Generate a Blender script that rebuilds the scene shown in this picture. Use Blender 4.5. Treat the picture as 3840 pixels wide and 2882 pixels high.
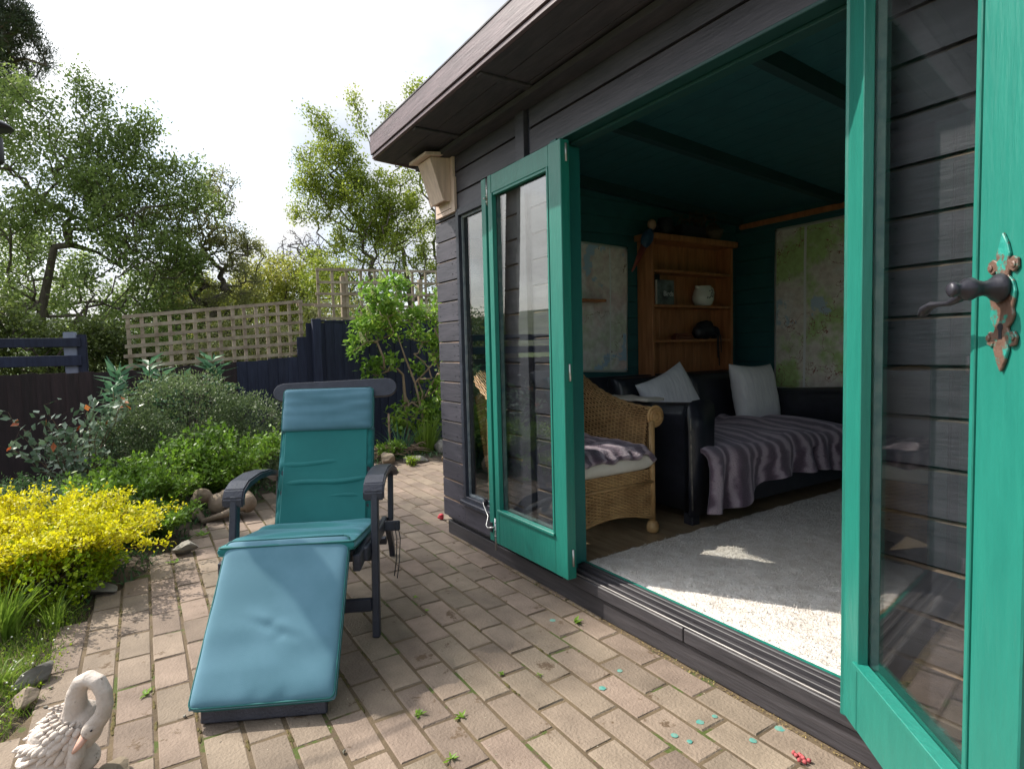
import bpy, bmesh, math, random
import numpy as np
from mathutils import Vector, Matrix, noise as mnoise
R = math.radians
random.seed(7); RNG = np.random.default_rng(11)
for o in list(bpy.data.objects): bpy.data.objects.remove(o)
S = bpy.context.scene
COL = S.collection

# ------------------------------------------------------------------ camera
cam_d = bpy.data.cameras.new('camera'); cam = bpy.data.objects.new('camera', cam_d); COL.objects.link(cam)
cr = Vector((0.53541761, 0.84423525, -0.02438917)); cu = Vector((-0.03705906, 0.05233263, 0.99794184)); cf = Vector((-0.84377403, 0.5334118, -0.05930637))
cam.matrix_world = Matrix(((cr.x, cu.x, -cf.x, 0), (cr.y, cu.y, -cf.y, 0), (cr.z, cu.z, -cf.z, 1.1), (0, 0, 0, 1)))
cam_d.sensor_width = 36; cam_d.lens = 20.625; cam_d.clip_start = 0.05; cam_d.clip_end = 6000
S.camera = cam
# ------------------------------------------------------------------ sun and sky
SUN_TRAVEL = Vector((0.80, 0.53, -1.0)).normalized()
SUN_E = math.asin(-SUN_TRAVEL.z); SUN_ROT = math.atan2(-SUN_TRAVEL.x, -SUN_TRAVEL.y)
sd = bpy.data.lights.new('sun', 'SUN'); sun = bpy.data.objects.new('sun', sd); COL.objects.link(sun)
sd.energy = 2.8; sd.angle = R(0.55); sd.color = (1.0, 0.93, 0.82)
sun.rotation_euler = SUN_TRAVEL.to_track_quat('-Z', 'Y').to_euler(); sun.location = (-4, -4, 8)
W = bpy.data.worlds.new('World'); S.world = W; W.use_nodes = True
wn, wl = W.node_tree.nodes, W.node_tree.links; wn.clear()
def wnode(t, **k):
    n = wn.new(t)
    for a, b in k.items(): setattr(n, a, b)
    return n
wout = wnode('ShaderNodeOutputWorld'); bg = wnode('ShaderNodeBackground'); bg.inputs['Strength'].default_value = 0.12
sky = wnode('ShaderNodeTexSky', sky_type='NISHITA', sun_disc=False); sky.sun_elevation = SUN_E; sky.sun_rotation = SUN_ROT
sky.air_density = 1.0; sky.dust_density = 2.0
tc = wnode('ShaderNodeTexCoord'); mp = wnode('ShaderNodeMapping'); mp.inputs['Scale'].default_value = (1, 1, 1.9); mp.inputs['Location'].default_value = (0.35, 0.1, 0.0)
nz = wnode('ShaderNodeTexNoise'); nz.inputs['Scale'].default_value = 2.1; nz.inputs['Detail'].default_value = 7; nz.inputs['Roughness'].default_value = 0.55
rp = wnode('ShaderNodeValToRGB'); rp.color_ramp.elements[0].position = 0.34; rp.color_ramp.elements[0].color = (0.12, 0.12, 0.12, 1); rp.color_ramp.elements[1].position = 0.50
nz2 = wnode('ShaderNodeTexNoise'); nz2.inputs['Scale'].default_value = 3.4; nz2.inputs['Detail'].default_value = 6
rp2 = wnode('ShaderNodeValToRGB'); rp2.color_ramp.elements[0].position = 0.3; rp2.color_ramp.elements[0].color = (2.2, 2.5, 3.0, 1); rp2.color_ramp.elements[1].position = 0.62; rp2.color_ramp.elements[1].color = (3.55, 3.5, 3.4, 1)
mx = wnode('ShaderNodeMix', data_type='RGBA')
wl.new(tc.outputs['Generated'], mp.inputs['Vector']); wl.new(mp.outputs['Vector'], nz.inputs['Vector']); wl.new(mp.outputs['Vector'], nz2.inputs['Vector'])
wl.new(nz.outputs['Fac'], rp.inputs['Fac']); wl.new(nz2.outputs['Fac'], rp2.inputs['Fac'])
dt = wnode('ShaderNodeVectorMath', operation='DOT_PRODUCT'); nrm_ = wnode('ShaderNodeVectorMath', operation='NORMALIZE'); wl.new(tc.outputs['Generated'], nrm_.inputs[0]); wl.new(nrm_.outputs[0], dt.inputs[0]); dt.inputs[1].default_value = tuple(-SUN_TRAVEL)
mxx = wnode('ShaderNodeMath', operation='MAXIMUM'); wl.new(dt.outputs['Value'], mxx.inputs[0]); mxx.inputs[1].default_value = 0
pw = wnode('ShaderNodeMath', operation='POWER'); wl.new(mxx.outputs[0], pw.inputs[0]); pw.inputs[1].default_value = 9
ma_ = wnode('ShaderNodeMath', operation='MULTIPLY_ADD'); wl.new(pw.outputs[0], ma_.inputs[0]); ma_.inputs[1].default_value = 5.0; ma_.inputs[2].default_value = 1.0
vs = wnode('ShaderNodeVectorMath', operation='SCALE'); wl.new(rp2.outputs['Color'], vs.inputs[0]); wl.new(ma_.outputs[0], vs.inputs['Scale'])
wl.new(rp.outputs['Color'], mx.inputs['Factor']); wl.new(sky.outputs['Color'], mx.inputs[6]); wl.new(vs.outputs[0], mx.inputs[7])
wl.new(mx.outputs[2], bg.inputs['Color']); wl.new(bg.outputs['Background'], wout.inputs['Surface'])
S.view_settings.view_transform = 'Standard'; S.view_settings.look = 'None'; S.view_settings.exposure = 1.32; S.view_settings.gamma = 1.0
S.render.engine = 'CYCLES'
S.cycles.max_bounces = 8; S.cycles.diffuse_bounces = 6; S.cycles.transparent_max_bounces = 16; S.cycles.glossy_bounces = 4
S.cycles.sample_clamp_indirect = 6

# ------------------------------------------------------------------ materials
MATS = {}
def nodes_of(m): return m.node_tree.nodes, m.node_tree.links
def lin(c): return tuple(c) + (1,)
def mat(name, c1, c2=None, rough=0.7, nscale=8.0, stretch=(1, 1, 1), detail=5, bump=0.0, bscale=None, rnd=0.0, hue=0.0, spec=0.5, metal=0.0,
        sheen=0.0, sheen_col=(1, 1, 1), trans=0.0, lo=0.35, hi=0.65, wear=None, wear_amt=0.5, wear_scale=30.0, wstretch=None, obj=False, coat=0.0, island=False, crinkle=0.0):
    if name in MATS: return MATS[name]
    m = bpy.data.materials.new(name); m.use_nodes = True; n, l = nodes_of(m)
    b = n['Principled BSDF']; out = n['Material Output']
    b.inputs['Roughness'].default_value = rough; b.inputs['Metallic'].default_value = metal
    b.inputs['Specular IOR Level'].default_value = spec; b.inputs['Coat Weight'].default_value = coat
    if sheen: b.inputs['Sheen Weight'].default_value = sheen; b.inputs['Sheen Tint'].default_value = lin(sheen_col); b.inputs['Sheen Roughness'].default_value = 0.4
    if obj: t = n.new('ShaderNodeTexCoord'); src = t.outputs['Object']
    else: t = n.new('ShaderNodeNewGeometry'); src = t.outputs['Position']
    mp = n.new('ShaderNodeMapping'); mp.inputs['Scale'].default_value = stretch; l.new(src, mp.inputs['Vector'])
    nz = n.new('ShaderNodeTexNoise'); nz.inputs['Scale'].default_value = nscale; nz.inputs['Detail'].default_value = detail; nz.inputs['Roughness'].default_value = 0.6
    l.new(mp.outputs['Vector'], nz.inputs['Vector'])
    r = n.new('ShaderNodeValToRGB'); r.color_ramp.elements[0].position = lo; r.color_ramp.elements[1].position = hi
    r.color_ramp.elements[0].color = lin(c1); r.color_ramp.elements[1].color = lin(c2 or c1)
    l.new(nz.outputs['Fac'], r.inputs['Fac']); colr = r.outputs['Color']
    if rnd or hue:
        oi = n.new('ShaderNodeObjectInfo'); g = n.new('ShaderNodeNewGeometry'); ad = n.new('ShaderNodeMath'); ad.operation = 'ADD'
        l.new(oi.outputs['Random'], ad.inputs[0]); 
        if island: l.new(g.outputs['Random Per Island'], ad.inputs[1])
        else: ad.inputs[1].default_value = 0
        fr = n.new('ShaderNodeMath'); fr.operation = 'FRACT'; l.new(ad.outputs[0], fr.inputs[0])
        hs = n.new('ShaderNodeHueSaturation')
        mr = n.new('ShaderNodeMapRange'); mr.inputs['To Min'].default_value = 1 - rnd; mr.inputs['To Max'].default_value = 1 + rnd; l.new(fr.outputs[0], mr.inputs['Value'])
        l.new(mr.outputs['Result'], hs.inputs['Value'])
        m2 = n.new('ShaderNodeMath'); m2.operation = 'MULTIPLY'; m2.inputs[1].default_value = 7.31; l.new(fr.outputs[0], m2.inputs[0])
        f2 = n.new('ShaderNodeMath'); f2.operation = 'FRACT'; l.new(m2.outputs[0], f2.inputs[0])
        mh = n.new('ShaderNodeMapRange'); mh.inputs['To Min'].default_value = 0.5 - hue; mh.inputs['To Max'].default_value = 0.5 + hue; l.new(f2.outputs[0], mh.inputs['Value'])
        l.new(mh.outputs['Result'], hs.inputs['Hue']); l.new(colr, hs.inputs['Color']); colr = hs.outputs['Color']
    if wear:
        nw = n.new('ShaderNodeTexNoise'); nw.inputs['Scale'].default_value = wear_scale; nw.inputs['Detail'].default_value = 8; nw.inputs['Roughness'].default_value = 0.7
        if wstretch:
            mw = n.new('ShaderNodeMapping'); mw.inputs['Scale'].default_value = wstretch; l.new(src, mw.inputs['Vector']); l.new(mw.outputs['Vector'], nw.inputs['Vector'])
        else: l.new(src, nw.inputs['Vector'])
        rw = n.new('ShaderNodeValToRGB'); rw.color_ramp.elements[0].position = wear_amt; rw.color_ramp.elements[1].position = wear_amt + 0.04
        l.new(nw.outputs['Fac'], rw.inputs['Fac'])
        mxw = n.new('ShaderNodeMix'); mxw.data_type = 'RGBA'; l.new(rw.outputs['Color'], mxw.inputs['Factor']); l.new(colr, mxw.inputs[6]); mxw.inputs[7].default_value = lin(wear); colr = mxw.outputs[2]
    l.new(colr, b.inputs['Base Color'])
    if bump:
        nb = n.new('ShaderNodeTexNoise'); nb.inputs['Scale'].default_value = bscale or nscale * 3; nb.inputs['Detail'].default_value = 6; l.new(mp.outputs['Vector'], nb.inputs['Vector'])
        bp = n.new('ShaderNodeBump'); bp.inputs['Strength'].default_value = min(1, bump); bp.inputs['Distance'].default_value = 0.004 if bump <= 1 else 0.004 * bump
        l.new(nb.outputs['Fac'], bp.inputs['Height']); l.new(bp.outputs['Normal'], b.inputs['Normal'])
    if trans:
        tr = n.new('ShaderNodeBsdfTranslucent'); l.new(colr, tr.inputs['Color']); ms = n.new('ShaderNodeMixShader'); ms.inputs[0].default_value = trans
        l.new(b.outputs[0], ms.inputs[1]); l.new(tr.outputs[0], ms.inputs[2]); l.new(ms.outputs[0], out.inputs['Surface'])
    MATS[name] = m; return m
def leafmat(name, ca, cb, cc=None, trans=0.35, rough=0.45, vol=0.0):
    """leaf colour picked at random for each leaf between three colours"""
    if name in MATS: return MATS[name]
    m = bpy.data.materials.new(name); m.use_nodes = True; n, l = nodes_of(m); b = n['Principled BSDF']; out = n['Material Output']
    g = n.new('ShaderNodeNewGeometry'); nz = n.new('ShaderNodeTexNoise'); nz.inputs['Scale'].default_value = 1.3; nz.inputs['Detail'].default_value = 3
    l.new(g.outputs['Position'], nz.inputs['Vector'])
    ma = n.new('ShaderNodeMath'); ma.operation = 'MULTIPLY_ADD'; ma.inputs[1].default_value = 0.55; l.new(g.outputs['Random Per Island'], ma.inputs[0])
    mr = n.new('ShaderNodeMapRange'); mr.inputs['From Min'].default_value = 0.3; mr.inputs['From Max'].default_value = 0.7; mr.inputs['To Max'].default_value = 0.45; l.new(nz.outputs['Fac'], mr.inputs['Value'])
    l.new(mr.outputs['Result'], ma.inputs[2])
    r = n.new('ShaderNodeValToRGB'); r.color_ramp.elements[0].color = lin(ca); r.color_ramp.elements[1].color = lin(cc or cb)
    e = r.color_ramp.elements.new(0.55); e.color = lin(cb)
    l.new(ma.outputs[0], r.inputs['Fac']); l.new(r.outputs['Color'], b.inputs['Base Color'])
    b.inputs['Roughness'].default_value = rough; b.inputs['Specular IOR Level'].default_value = 0.4
    tr = n.new('ShaderNodeBsdfTranslucent'); l.new(r.outputs['Color'], tr.inputs['Color']); ms = n.new('ShaderNodeMixShader'); ms.inputs[0].default_value = trans
    l.new(b.outputs[0], ms.inputs[1]); l.new(tr.outputs[0], ms.inputs[2]); l.new(ms.outputs[0], out.inputs['Surface'])
    MATS[name] = m; return m
def glassmat():
    m = bpy.data.materials.new('window_glass'); m.use_nodes = True; n, l = nodes_of(m); n.remove(n['Principled BSDF']); out = n['Material Output']
    t = n.new('ShaderNodeBsdfTransparent'); t.inputs['Color'].default_value = (0.95, 0.97, 0.96, 1); g = n.new('ShaderNodeBsdfGlossy'); g.inputs['Roughness'].default_value = 0.004
    f = n.new('ShaderNodeFresnel'); geo = n.new('ShaderNodeNewGeometry')
    ior = n.new('ShaderNodeMix'); ior.inputs[2].default_value = 1.9; ior.inputs[3].default_value = 1 / 1.9; l.new(geo.outputs['Backfacing'], ior.inputs[0]); l.new(ior.outputs[0], f.inputs['IOR'])
    nz = n.new('ShaderNodeTexNoise'); nz.inputs['Scale'].default_value = 1.6; l.new(geo.outputs['Position'], nz.inputs['Vector'])
    bp = n.new('ShaderNodeBump'); bp.inputs['Strength'].default_value = 0.025; bp.inputs['Distance'].default_value = 0.01; l.new(nz.outputs['Fac'], bp.inputs['Height']); l.new(bp.outputs['Normal'], g.inputs['Normal'])
    ms = n.new('ShaderNodeMixShader'); l.new(f.outputs[0], ms.inputs[0]); l.new(t.outputs[0], ms.inputs[1]); l.new(g.outputs[0], ms.inputs[2]); l.new(ms.outputs[0], out.inputs['Surface'])
    return m
GLASS = glassmat()
M_black = mat('stained_board', (0.036, 0.035, 0.048), (0.064, 0.060, 0.078), rough=0.5, nscale=3.0, stretch=(1.6, 11, 11), detail=8, bump=0.3, bscale=9, rnd=0.16, hue=0.015, wear=(0.10, 0.085, 0.09), wear_amt=0.66, wear_scale=7, wstretch=(1, 9, 30))
M_fascia = mat('fascia_stain', (0.070, 0.045, 0.055), (0.15, 0.10, 0.115), rough=0.5, nscale=4, stretch=(1.3, 12, 12), bump=0.25, bscale=9, wear=(0.42, 0.33, 0.28), wear_amt=0.65, wear_scale=22, wstretch=(1, 3, 3.5))
M_soffit = mat('soffit_stain', (0.036, 0.034, 0.044), (0.060, 0.053, 0.064), rough=0.7, nscale=3, stretch=(2, 10, 10), bump=0.4)
M_plinth = mat('plinth_stain', (0.028, 0.026, 0.030), (0.055, 0.050, 0.055), rough=0.55, nscale=4, stretch=(1, 12, 12), bump=0.6, bscale=8, wear=(0.22, 0.17, 0.13), wear_amt=0.69, wear_scale=16, wstretch=(1, 3, 3))
M_teal = mat('teal_paint', (0.010, 0.152, 0.118), (0.014, 0.182, 0.140), rough=0.40, nscale=4, stretch=(9, 9, 1.5), detail=8, lo=.3, hi=.7, bump=0.5, bscale=9, wear=(0.26, 0.12, 0.05), wear_amt=0.755, wear_scale=26)
M_teal_in = mat('dark_teal_paint', (0.018, 0.095, 0.108), (0.022, 0.115, 0.128), rough=0.6, nscale=5, stretch=(2, 2, 2), bump=0.2, rnd=0.1)
M_bead = mat('glazing_putty', (0.10, 0.13, 0.16), (0.22, 0.24, 0.25), rough=0.6, nscale=20, bump=0.3)
M_paver = mat('paver_concrete', (0.138, 0.104, 0.078), (0.236, 0.182, 0.138), rough=0.9, nscale=7, detail=9, lo=.28, hi=.72, bump=1.0, bscale=110, rnd=0.20, hue=0.010, island=True, wear=(0.10, 0.065, 0.038), wear_amt=0.60, wear_scale=9)
M_joint = mat('joint_sand', (0.072, 0.050, 0.029), (0.125, 0.090, 0.052), rough=1, nscale=6, bump=0.8, bscale=120, wear=(0.055, 0.075, 0.012), wear_amt=0.56, wear_scale=5)
M_moss = mat('joint_moss', (0.055, 0.055, 0.012), (0.12, 0.085, 0.03), rough=1, nscale=40, bump=1, bscale=200)
M_soil = mat('soil', (0.035, 0.025, 0.017), (0.075, 0.055, 0.035), rough=1, nscale=7, bump=1, bscale=60)
M_field = mat('field_grass', (0.045, 0.085, 0.012), (0.09, 0.14, 0.025), rough=1, nscale=0.08)
M_hill = mat('hill_grass', (0.04, 0.06, 0.02), (0.085, 0.11, 0.04), rough=1, nscale=0.012, wear=(0.02, 0.032, 0.014), wear_amt=0.52, wear_scale=0.012)
M_stone = mat('grey_stone', (0.12, 0.115, 0.10), (0.25, 0.235, 0.20), rough=0.95, nscale=9, bump=1, bscale=40, wear=(0.10, 0.11, 0.04), wear_amt=0.6, wear_scale=8)
M_stone2 = mat('brown_stone', (0.16, 0.13, 0.09), (0.28, 0.22, 0.16), rough=0.95, nscale=9, bump=1, bscale=50)
M_frame = mat('black_painted_wood', (0.018, 0.021, 0.034), (0.032, 0.036, 0.055), rough=0.42, nscale=8, stretch=(2, 2, 2), bump=0.5, bscale=60, wear=(0.075, 0.07, 0.08), wear_amt=0.70, wear_scale=26)
M_oldwood = mat('bare_weathered_wood', (0.07, 0.05, 0.035), (0.15, 0.11, 0.08), rough=0.8, nscale=12, stretch=(2, 8, 8), bump=0.6)
M_cush = mat('green_cushion_fabric', (0.007, 0.145, 0.145), (0.010, 0.172, 0.168), rough=0.8, nscale=5, bump=0.15, bscale=500, sheen=0.55, sheen_col=(0.45, 0.75, 1.0))
M_cushf = mat('pale_blue_cushion_fabric', (0.062, 0.17, 0.225), (0.098, 0.225, 0.30), rough=0.8, nscale=3, bump=0.15, bscale=500, sheen=0.55, sheen_col=(0.6, 0.8, 1.0))  # paler, bluer cloth colour for the foot and head cushions
M_pipe = mat('green_piping', (0.010, 0.12, 0.115), rough=0.7, bump=0.1)
M_trellis = mat('weathered_trellis_wood', (0.23, 0.18, 0.125), (0.38, 0.315, 0.24), rough=0.9, nscale=10, bump=0.5, bscale=60, rnd=0.12, hue=0.01)
M_fence = mat('blue_black_fence_stain', (0.010, 0.014, 0.034), (0.019, 0.026, 0.054), rough=0.8, nscale=4, stretch=(8, 8, 1), bump=0.4, rnd=0.2)
M_fenceb = mat('brown_fence_stain', (0.016, 0.009, 0.010), (0.030, 0.016, 0.018), rough=0.8, nscale=4, stretch=(8, 8, 1), bump=0.4, rnd=0.2)
M_postblue = mat('grey_painted_post', (0.20, 0.22, 0.30), (0.26, 0.29, 0.37), rough=0.8, nscale=10, bump=0.3)
M_box = mat('bare_pine_box', (0.54, 0.41, 0.34), (0.68, 0.53, 0.44), rough=0.75, nscale=5, stretch=(10, 10, 1), bump=0.4, bscale=10)
M_pine = mat('varnished_pine', (0.30, 0.115, 0.045), (0.48, 0.21, 0.09), rough=0.45, nscale=4, stretch=(8, 8, 1), bump=0.2, wear=(0.09, 0.03, 0.015), wear_amt=0.69, wear_scale=14)
M_floor = mat('laminate_floor', (0.20, 0.14, 0.085), (0.32, 0.24, 0.15), rough=0.4, nscale=3, stretch=(2, 14, 1), bump=0.1)
M_leather = mat('black_leather', (0.014, 0.016, 0.024), (0.024, 0.026, 0.038), rough=0.30, nscale=20, bump=0.35, bscale=120, spec=0.6, wear=(0.22, 0.20, 0.18), wear_amt=0.80, wear_scale=16)
M_white = mat('white_crinkled_cotton', (0.74, 0.75, 0.82), (0.84, 0.85, 0.90), rough=0.9, nscale=8, stretch=(1, 6, 1), bump=1.6, bscale=9)
M_cream = mat('cream_canvas', (0.62, 0.58, 0.52), (0.70, 0.66, 0.60), rough=0.9, nscale=9, bump=0.3, bscale=300)
M_rug = mat('pale_shaggy_rug', (0.57, 0.515, 0.465), (0.73, 0.69, 0.65), rough=1, nscale=20, detail=9, lo=0.30, hi=0.62, bump=1.8, bscale=160)
M_wicker = mat('honey_wicker', (0.34, 0.19, 0.075), (0.52, 0.33, 0.15), rough=0.5, nscale=14, rnd=0.12, island=True)
M_wickdark = mat('wicker_core', (0.09, 0.045, 0.018), rough=0.9)
M_iron = mat('black_iron', (0.018, 0.018, 0.024), (0.035, 0.033, 0.045), rough=0.38, nscale=20, bump=0.5, metal=0.3, wear=(0.16, 0.10, 0.07), wear_amt=0.74, wear_scale=40)
M_rust = mat('rusty_teal_iron', (0.014, 0.21, 0.17), (0.02, 0.26, 0.21), rough=0.45, nscale=20, bump=0.8, bscale=60, wear=(0.13, 0.075, 0.055), wear_amt=0.45, wear_scale=22, obj=True)
M_steel = mat('zinc_steel', (0.45, 0.45, 0.46), (0.62, 0.61, 0.58), rough=0.35, metal=0.8)
M_ceramic = mat('white_glazed_ceramic', (0.70, 0.70, 0.64), rough=0.12, nscale=3, coat=0.5)
M_cast = mat('cast_concrete', (0.40, 0.34, 0.29), (0.62, 0.55, 0.49), rough=0.85, nscale=7, bump=0.9, bscale=90, wear=(0.24, 0.20, 0.16), wear_amt=0.62, wear_scale=45)
M_beak = mat('faded_orange_paint', (0.50, 0.27, 0.20), (0.58, 0.38, 0.30), rough=0.8, nscale=12, bump=0.4)
M_frog = mat('weathered_brown_stone', (0.17, 0.125, 0.085), (0.30, 0.235, 0.175), rough=0.95, nscale=8, bump=1, bscale=60, wear=(0.10, 0.09, 0.05), wear_amt=0.6, wear_scale=14)
M_bark = mat('grey_bark', (0.07, 0.055, 0.04), (0.15, 0.125, 0.10), rough=0.95, nscale=6, stretch=(4, 4, 1), bump=1, bscale=20)
M_pbark = mat('pine_bark', (0.10, 0.07, 0.055), (0.20, 0.15, 0.125), rough=0.95, nscale=5, stretch=(3, 3, 1), bump=1.6, bscale=12)
M_stem = mat('green_stem', (0.07, 0.09, 0.025), (0.13, 0.12, 0.045), rough=0.8)
M_dark = mat('dark_object', (0.012, 0.013, 0.02), (0.022, 0.022, 0.03), rough=0.5, nscale=20)
M_splash = mat('teal_paint_drip', (0.05, 0.24, 0.21), (0.16, 0.27, 0.22), rough=0.6, nscale=60)

# ------------------------------------------------------------------ mesh builder
def add_mesh(name, V, F, mats=(), parent=None, smooth=False, mi=None, bevel=0.0, subsurf=0, loc=None):
    me = bpy.data.meshes.new(name)
    if isinstance(V, np.ndarray):
        F = np.asarray(F); k = F.shape[1]; me.vertices.add(len(V)); me.vertices.foreach_set('co', V.astype(np.float32).ravel())
        me.loops.add(F.size); me.loops.foreach_set('vertex_index', F.astype(np.int32).ravel()); me.polygons.add(len(F))
        me.polygons.foreach_set('loop_start', np.arange(0, F.size, k, dtype=np.int32)); me.polygons.foreach_set('loop_total', np.full(len(F), k, dtype=np.int32))
        me.update(calc_edges=True)
    else:
        me.from_pydata([tuple(v) for v in V], [], [tuple(f) for f in F])
    if not isinstance(mats, (list, tuple)): mats = [mats]
    for m in mats: me.materials.append(m)
    if mi is not None: me.polygons.foreach_set('material_index', np.asarray(mi, dtype=np.int32))
    if bevel:
        bm = bmesh.new(); bm.from_mesh(me)
        ed = [e for e in bm.edges if len(e.link_faces) == 2 and e.calc_face_angle(0) > 0.6]
        bmesh.ops.bevel(bm, geom=ed, offset=bevel, segments=2 if bevel > 0.004 else 1, affect='EDGES', clamp_overlap=True)
        bm.to_mesh(me); bm.free()
    if smooth: me.polygons.foreach_set('use_smooth', np.ones(len(me.polygons), dtype=bool))
    o = bpy.data.objects.new(name, me); COL.objects.link(o)
    if loc is not None: o.location = loc
    if parent is not None: o.parent = parent; o.matrix_parent_inverse = Matrix.Translation(-Vector(parent.location))
    if subsurf:
        s = o.modifiers.new('subdivision', 'SUBSURF'); s.levels = subsurf; s.render_levels = subsurf
    return o
BOXF = [(0, 3, 2, 1), (4, 5, 6, 7), (0, 1, 5, 4), (1, 2, 6, 5), (2, 3, 7, 6), (3, 0, 4, 7)]
class MB:
    def __init__(s): s.V = []; s.F = []
    def raw(s, V, F):
        k = len(s.V); s.V += [Vector(v) for v in V]; s.F += [tuple(i + k for i in f) for f in F]; return s
    def box(s, x0, x1, y0, y1, z0, z1, M=None):
        V = [Vector(v) for v in ((x0, y0, z0), (x1, y0, z0), (x1, y1, z0), (x0, y1, z0), (x0, y0, z1), (x1, y0, z1), (x1, y1, z1), (x0, y1, z1))]
        if M is not None: V = [M @ v for v in V]
        return s.raw(V, BOXF)
    def hexa(s, P): return s.raw(P, BOXF)
    def beam(s, a, b, w, h, up=(0, 0, 1)):
        a = Vector(a); b = Vector(b); d = (b - a).normalized(); u = Vector(up); sd = d.cross(u).normalized(); u = sd.cross(d)
        P = []
        for p in (a, b):
            pass
        q = lambda p, i, j: p + sd * (w / 2 * i) + u * (h / 2 * j)
        return s.raw([q(a, -1, -1), q(b, -1, -1), q(b, 1, -1), q(a, 1, -1), q(a, -1, 1), q(b, -1, 1), q(b, 1, 1), q(a, 1, 1)], BOXF)
    def tube(s, P, rad, n=8, cap=True, squash=None):
        P = [Vector(p) for p in P]
        if not isinstance(rad, (list, tuple)): rad = [rad] * len(P)
        V = []; F = []; prev = None
        for i, p in enumerate(P):
            d = (P[min(i + 1, len(P) - 1)] - P[max(i - 1, 0)]).normalized()
            if prev is None:
                a = Vector((0, 0, 1)) if abs(d.z) < 0.9 else Vector((1, 0, 0)); u = d.cross(a).normalized()
            else: u = (prev - d * prev.dot(d)).normalized()
            prev = u; v = d.cross(u)
            for k in range(n):
                t = 2 * math.pi * k / n; sc = squash or (1, 1)
                V.append(p + u * (math.cos(t) * rad[i] * sc[0]) + v * (math.sin(t) * rad[i] * sc[1]))
        for i in range(len(P) - 1):
            for k in range(n):
                F.append((i * n + k, i * n + (k + 1) % n, (i + 1) * n + (k + 1) % n, (i + 1) * n + k))
        if cap: F.append(tuple(range(n - 1, -1, -1))); F.append(tuple((len(P) - 1) * n + k for k in range(n)))
        return s.raw(V, F)
    def lathe(s, prof, n=16, M=None):
        V = []; F = []
        for r, z in prof:
            for k in range(n):
                t = 2 * math.pi * k / n; v = Vector((r * math.cos(t), r * math.sin(t), z)); V.append(M @ v if M is not None else v)
        for i in range(len(prof) - 1):
            for k in range(n): F.append((i * n + k, i * n + (k + 1) % n, (i + 1) * n + (k + 1) % n, (i + 1) * n + k))
        F.append(tuple(range(n - 1, -1, -1))); F.append(tuple((len(prof) - 1) * n + k for k in range(n)))
        return s.raw(V, F)
    def ell(s, c, r, nu=14, nv=9, M=None, jit=0.0, seed=0):
        rr = random.Random(seed); V = []; F = []
        for i in range(nv + 1):
            th = math.pi * i / nv
            for k in range(nu):
                t = 2 * math.pi * k / nu; q = Vector((math.sin(th) * math.cos(t), math.sin(th) * math.sin(t), math.cos(th)))
                j = 1 + (jit * (mnoise.noise(q * 1.7 + Vector((seed * 3.1, 0, 0))) * 2) if jit else 0)
                v = Vector((q.x * r[0] * j, q.y * r[1] * j, q.z * r[2] * j))
                if M is not None: v = M.to_3x3() @ v
                V.append(v + Vector(c))
        for i in range(nv):
            for k in range(nu): F.append((i * nu + k, (i + 1) * nu + k, (i + 1) * nu + (k + 1) % nu, i * nu + (k + 1) % nu))
        return s.raw(V, F)
    def extrude(s, poly, depth, M=None):
        """flat outline (x,z) extruded along +y"""
        n = len(poly); V = [Vector((x, 0, z)) for x, z in poly] + [Vector((x, depth, z)) for x, z in poly]
        if M is not None: V = [M @ v for v in V]
        F = [tuple(range(n)), tuple(range(2 * n - 1, n - 1, -1))] + [(i, i + n, (i + 1) % n + n, (i + 1) % n) for i in range(n)]
        return s.raw(V, F)
    def build(s, name, m, parent=None, smooth=False, bevel=0.0, subsurf=0):
        o = add_mesh(name, s.V, s.F, m, parent, smooth, bevel=bevel, subsurf=subsurf)
        bm = bmesh.new(); bm.from_mesh(o.data); bmesh.ops.recalc_face_normals(bm, faces=bm.faces); bm.to_mesh(o.data); bm.free()
        if smooth: o.data.polygons.foreach_set('use_smooth', np.ones(len(o.data.polygons), dtype=bool))
        return o
def tag(o, label=None, cat=None, group=None, kind=None):
    if label: o['label'] = label
    if cat: o['category'] = cat
    if group: o['group'] = group
    if kind: o['kind'] = kind
    return o
def thing(name, label, cat, loc=(0, 0, 0), group=None):
    o = bpy.data.objects.new(name, None); o.empty_display_size = 0.1; COL.objects.link(o); o.location = loc
    tag(o, label, cat, group); bpy.context.view_layer.update(); return o
def adopt(root):
    """children were modelled in world coordinates: cancel the parent's offset"""
    return root
def grid(name, nu, nv, fn, m, parent=None, smooth=True, thick=0.0):
    u = np.linspace(0, 1, nu); v = np.linspace(0, 1, nv)
    V = [fn(a, b) for a in u for b in v]; F = [(i * nv + j, (i + 1) * nv + j, (i + 1) * nv + j + 1, i * nv + j + 1) for i in range(nu - 1) for j in range(nv - 1)]
    o = add_mesh(name, V, F, m, parent, smooth)
    if thick: md = o.modifiers.new('solid', 'SOLIDIFY'); md.thickness = thick; md.offset = -1
    return o
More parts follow.
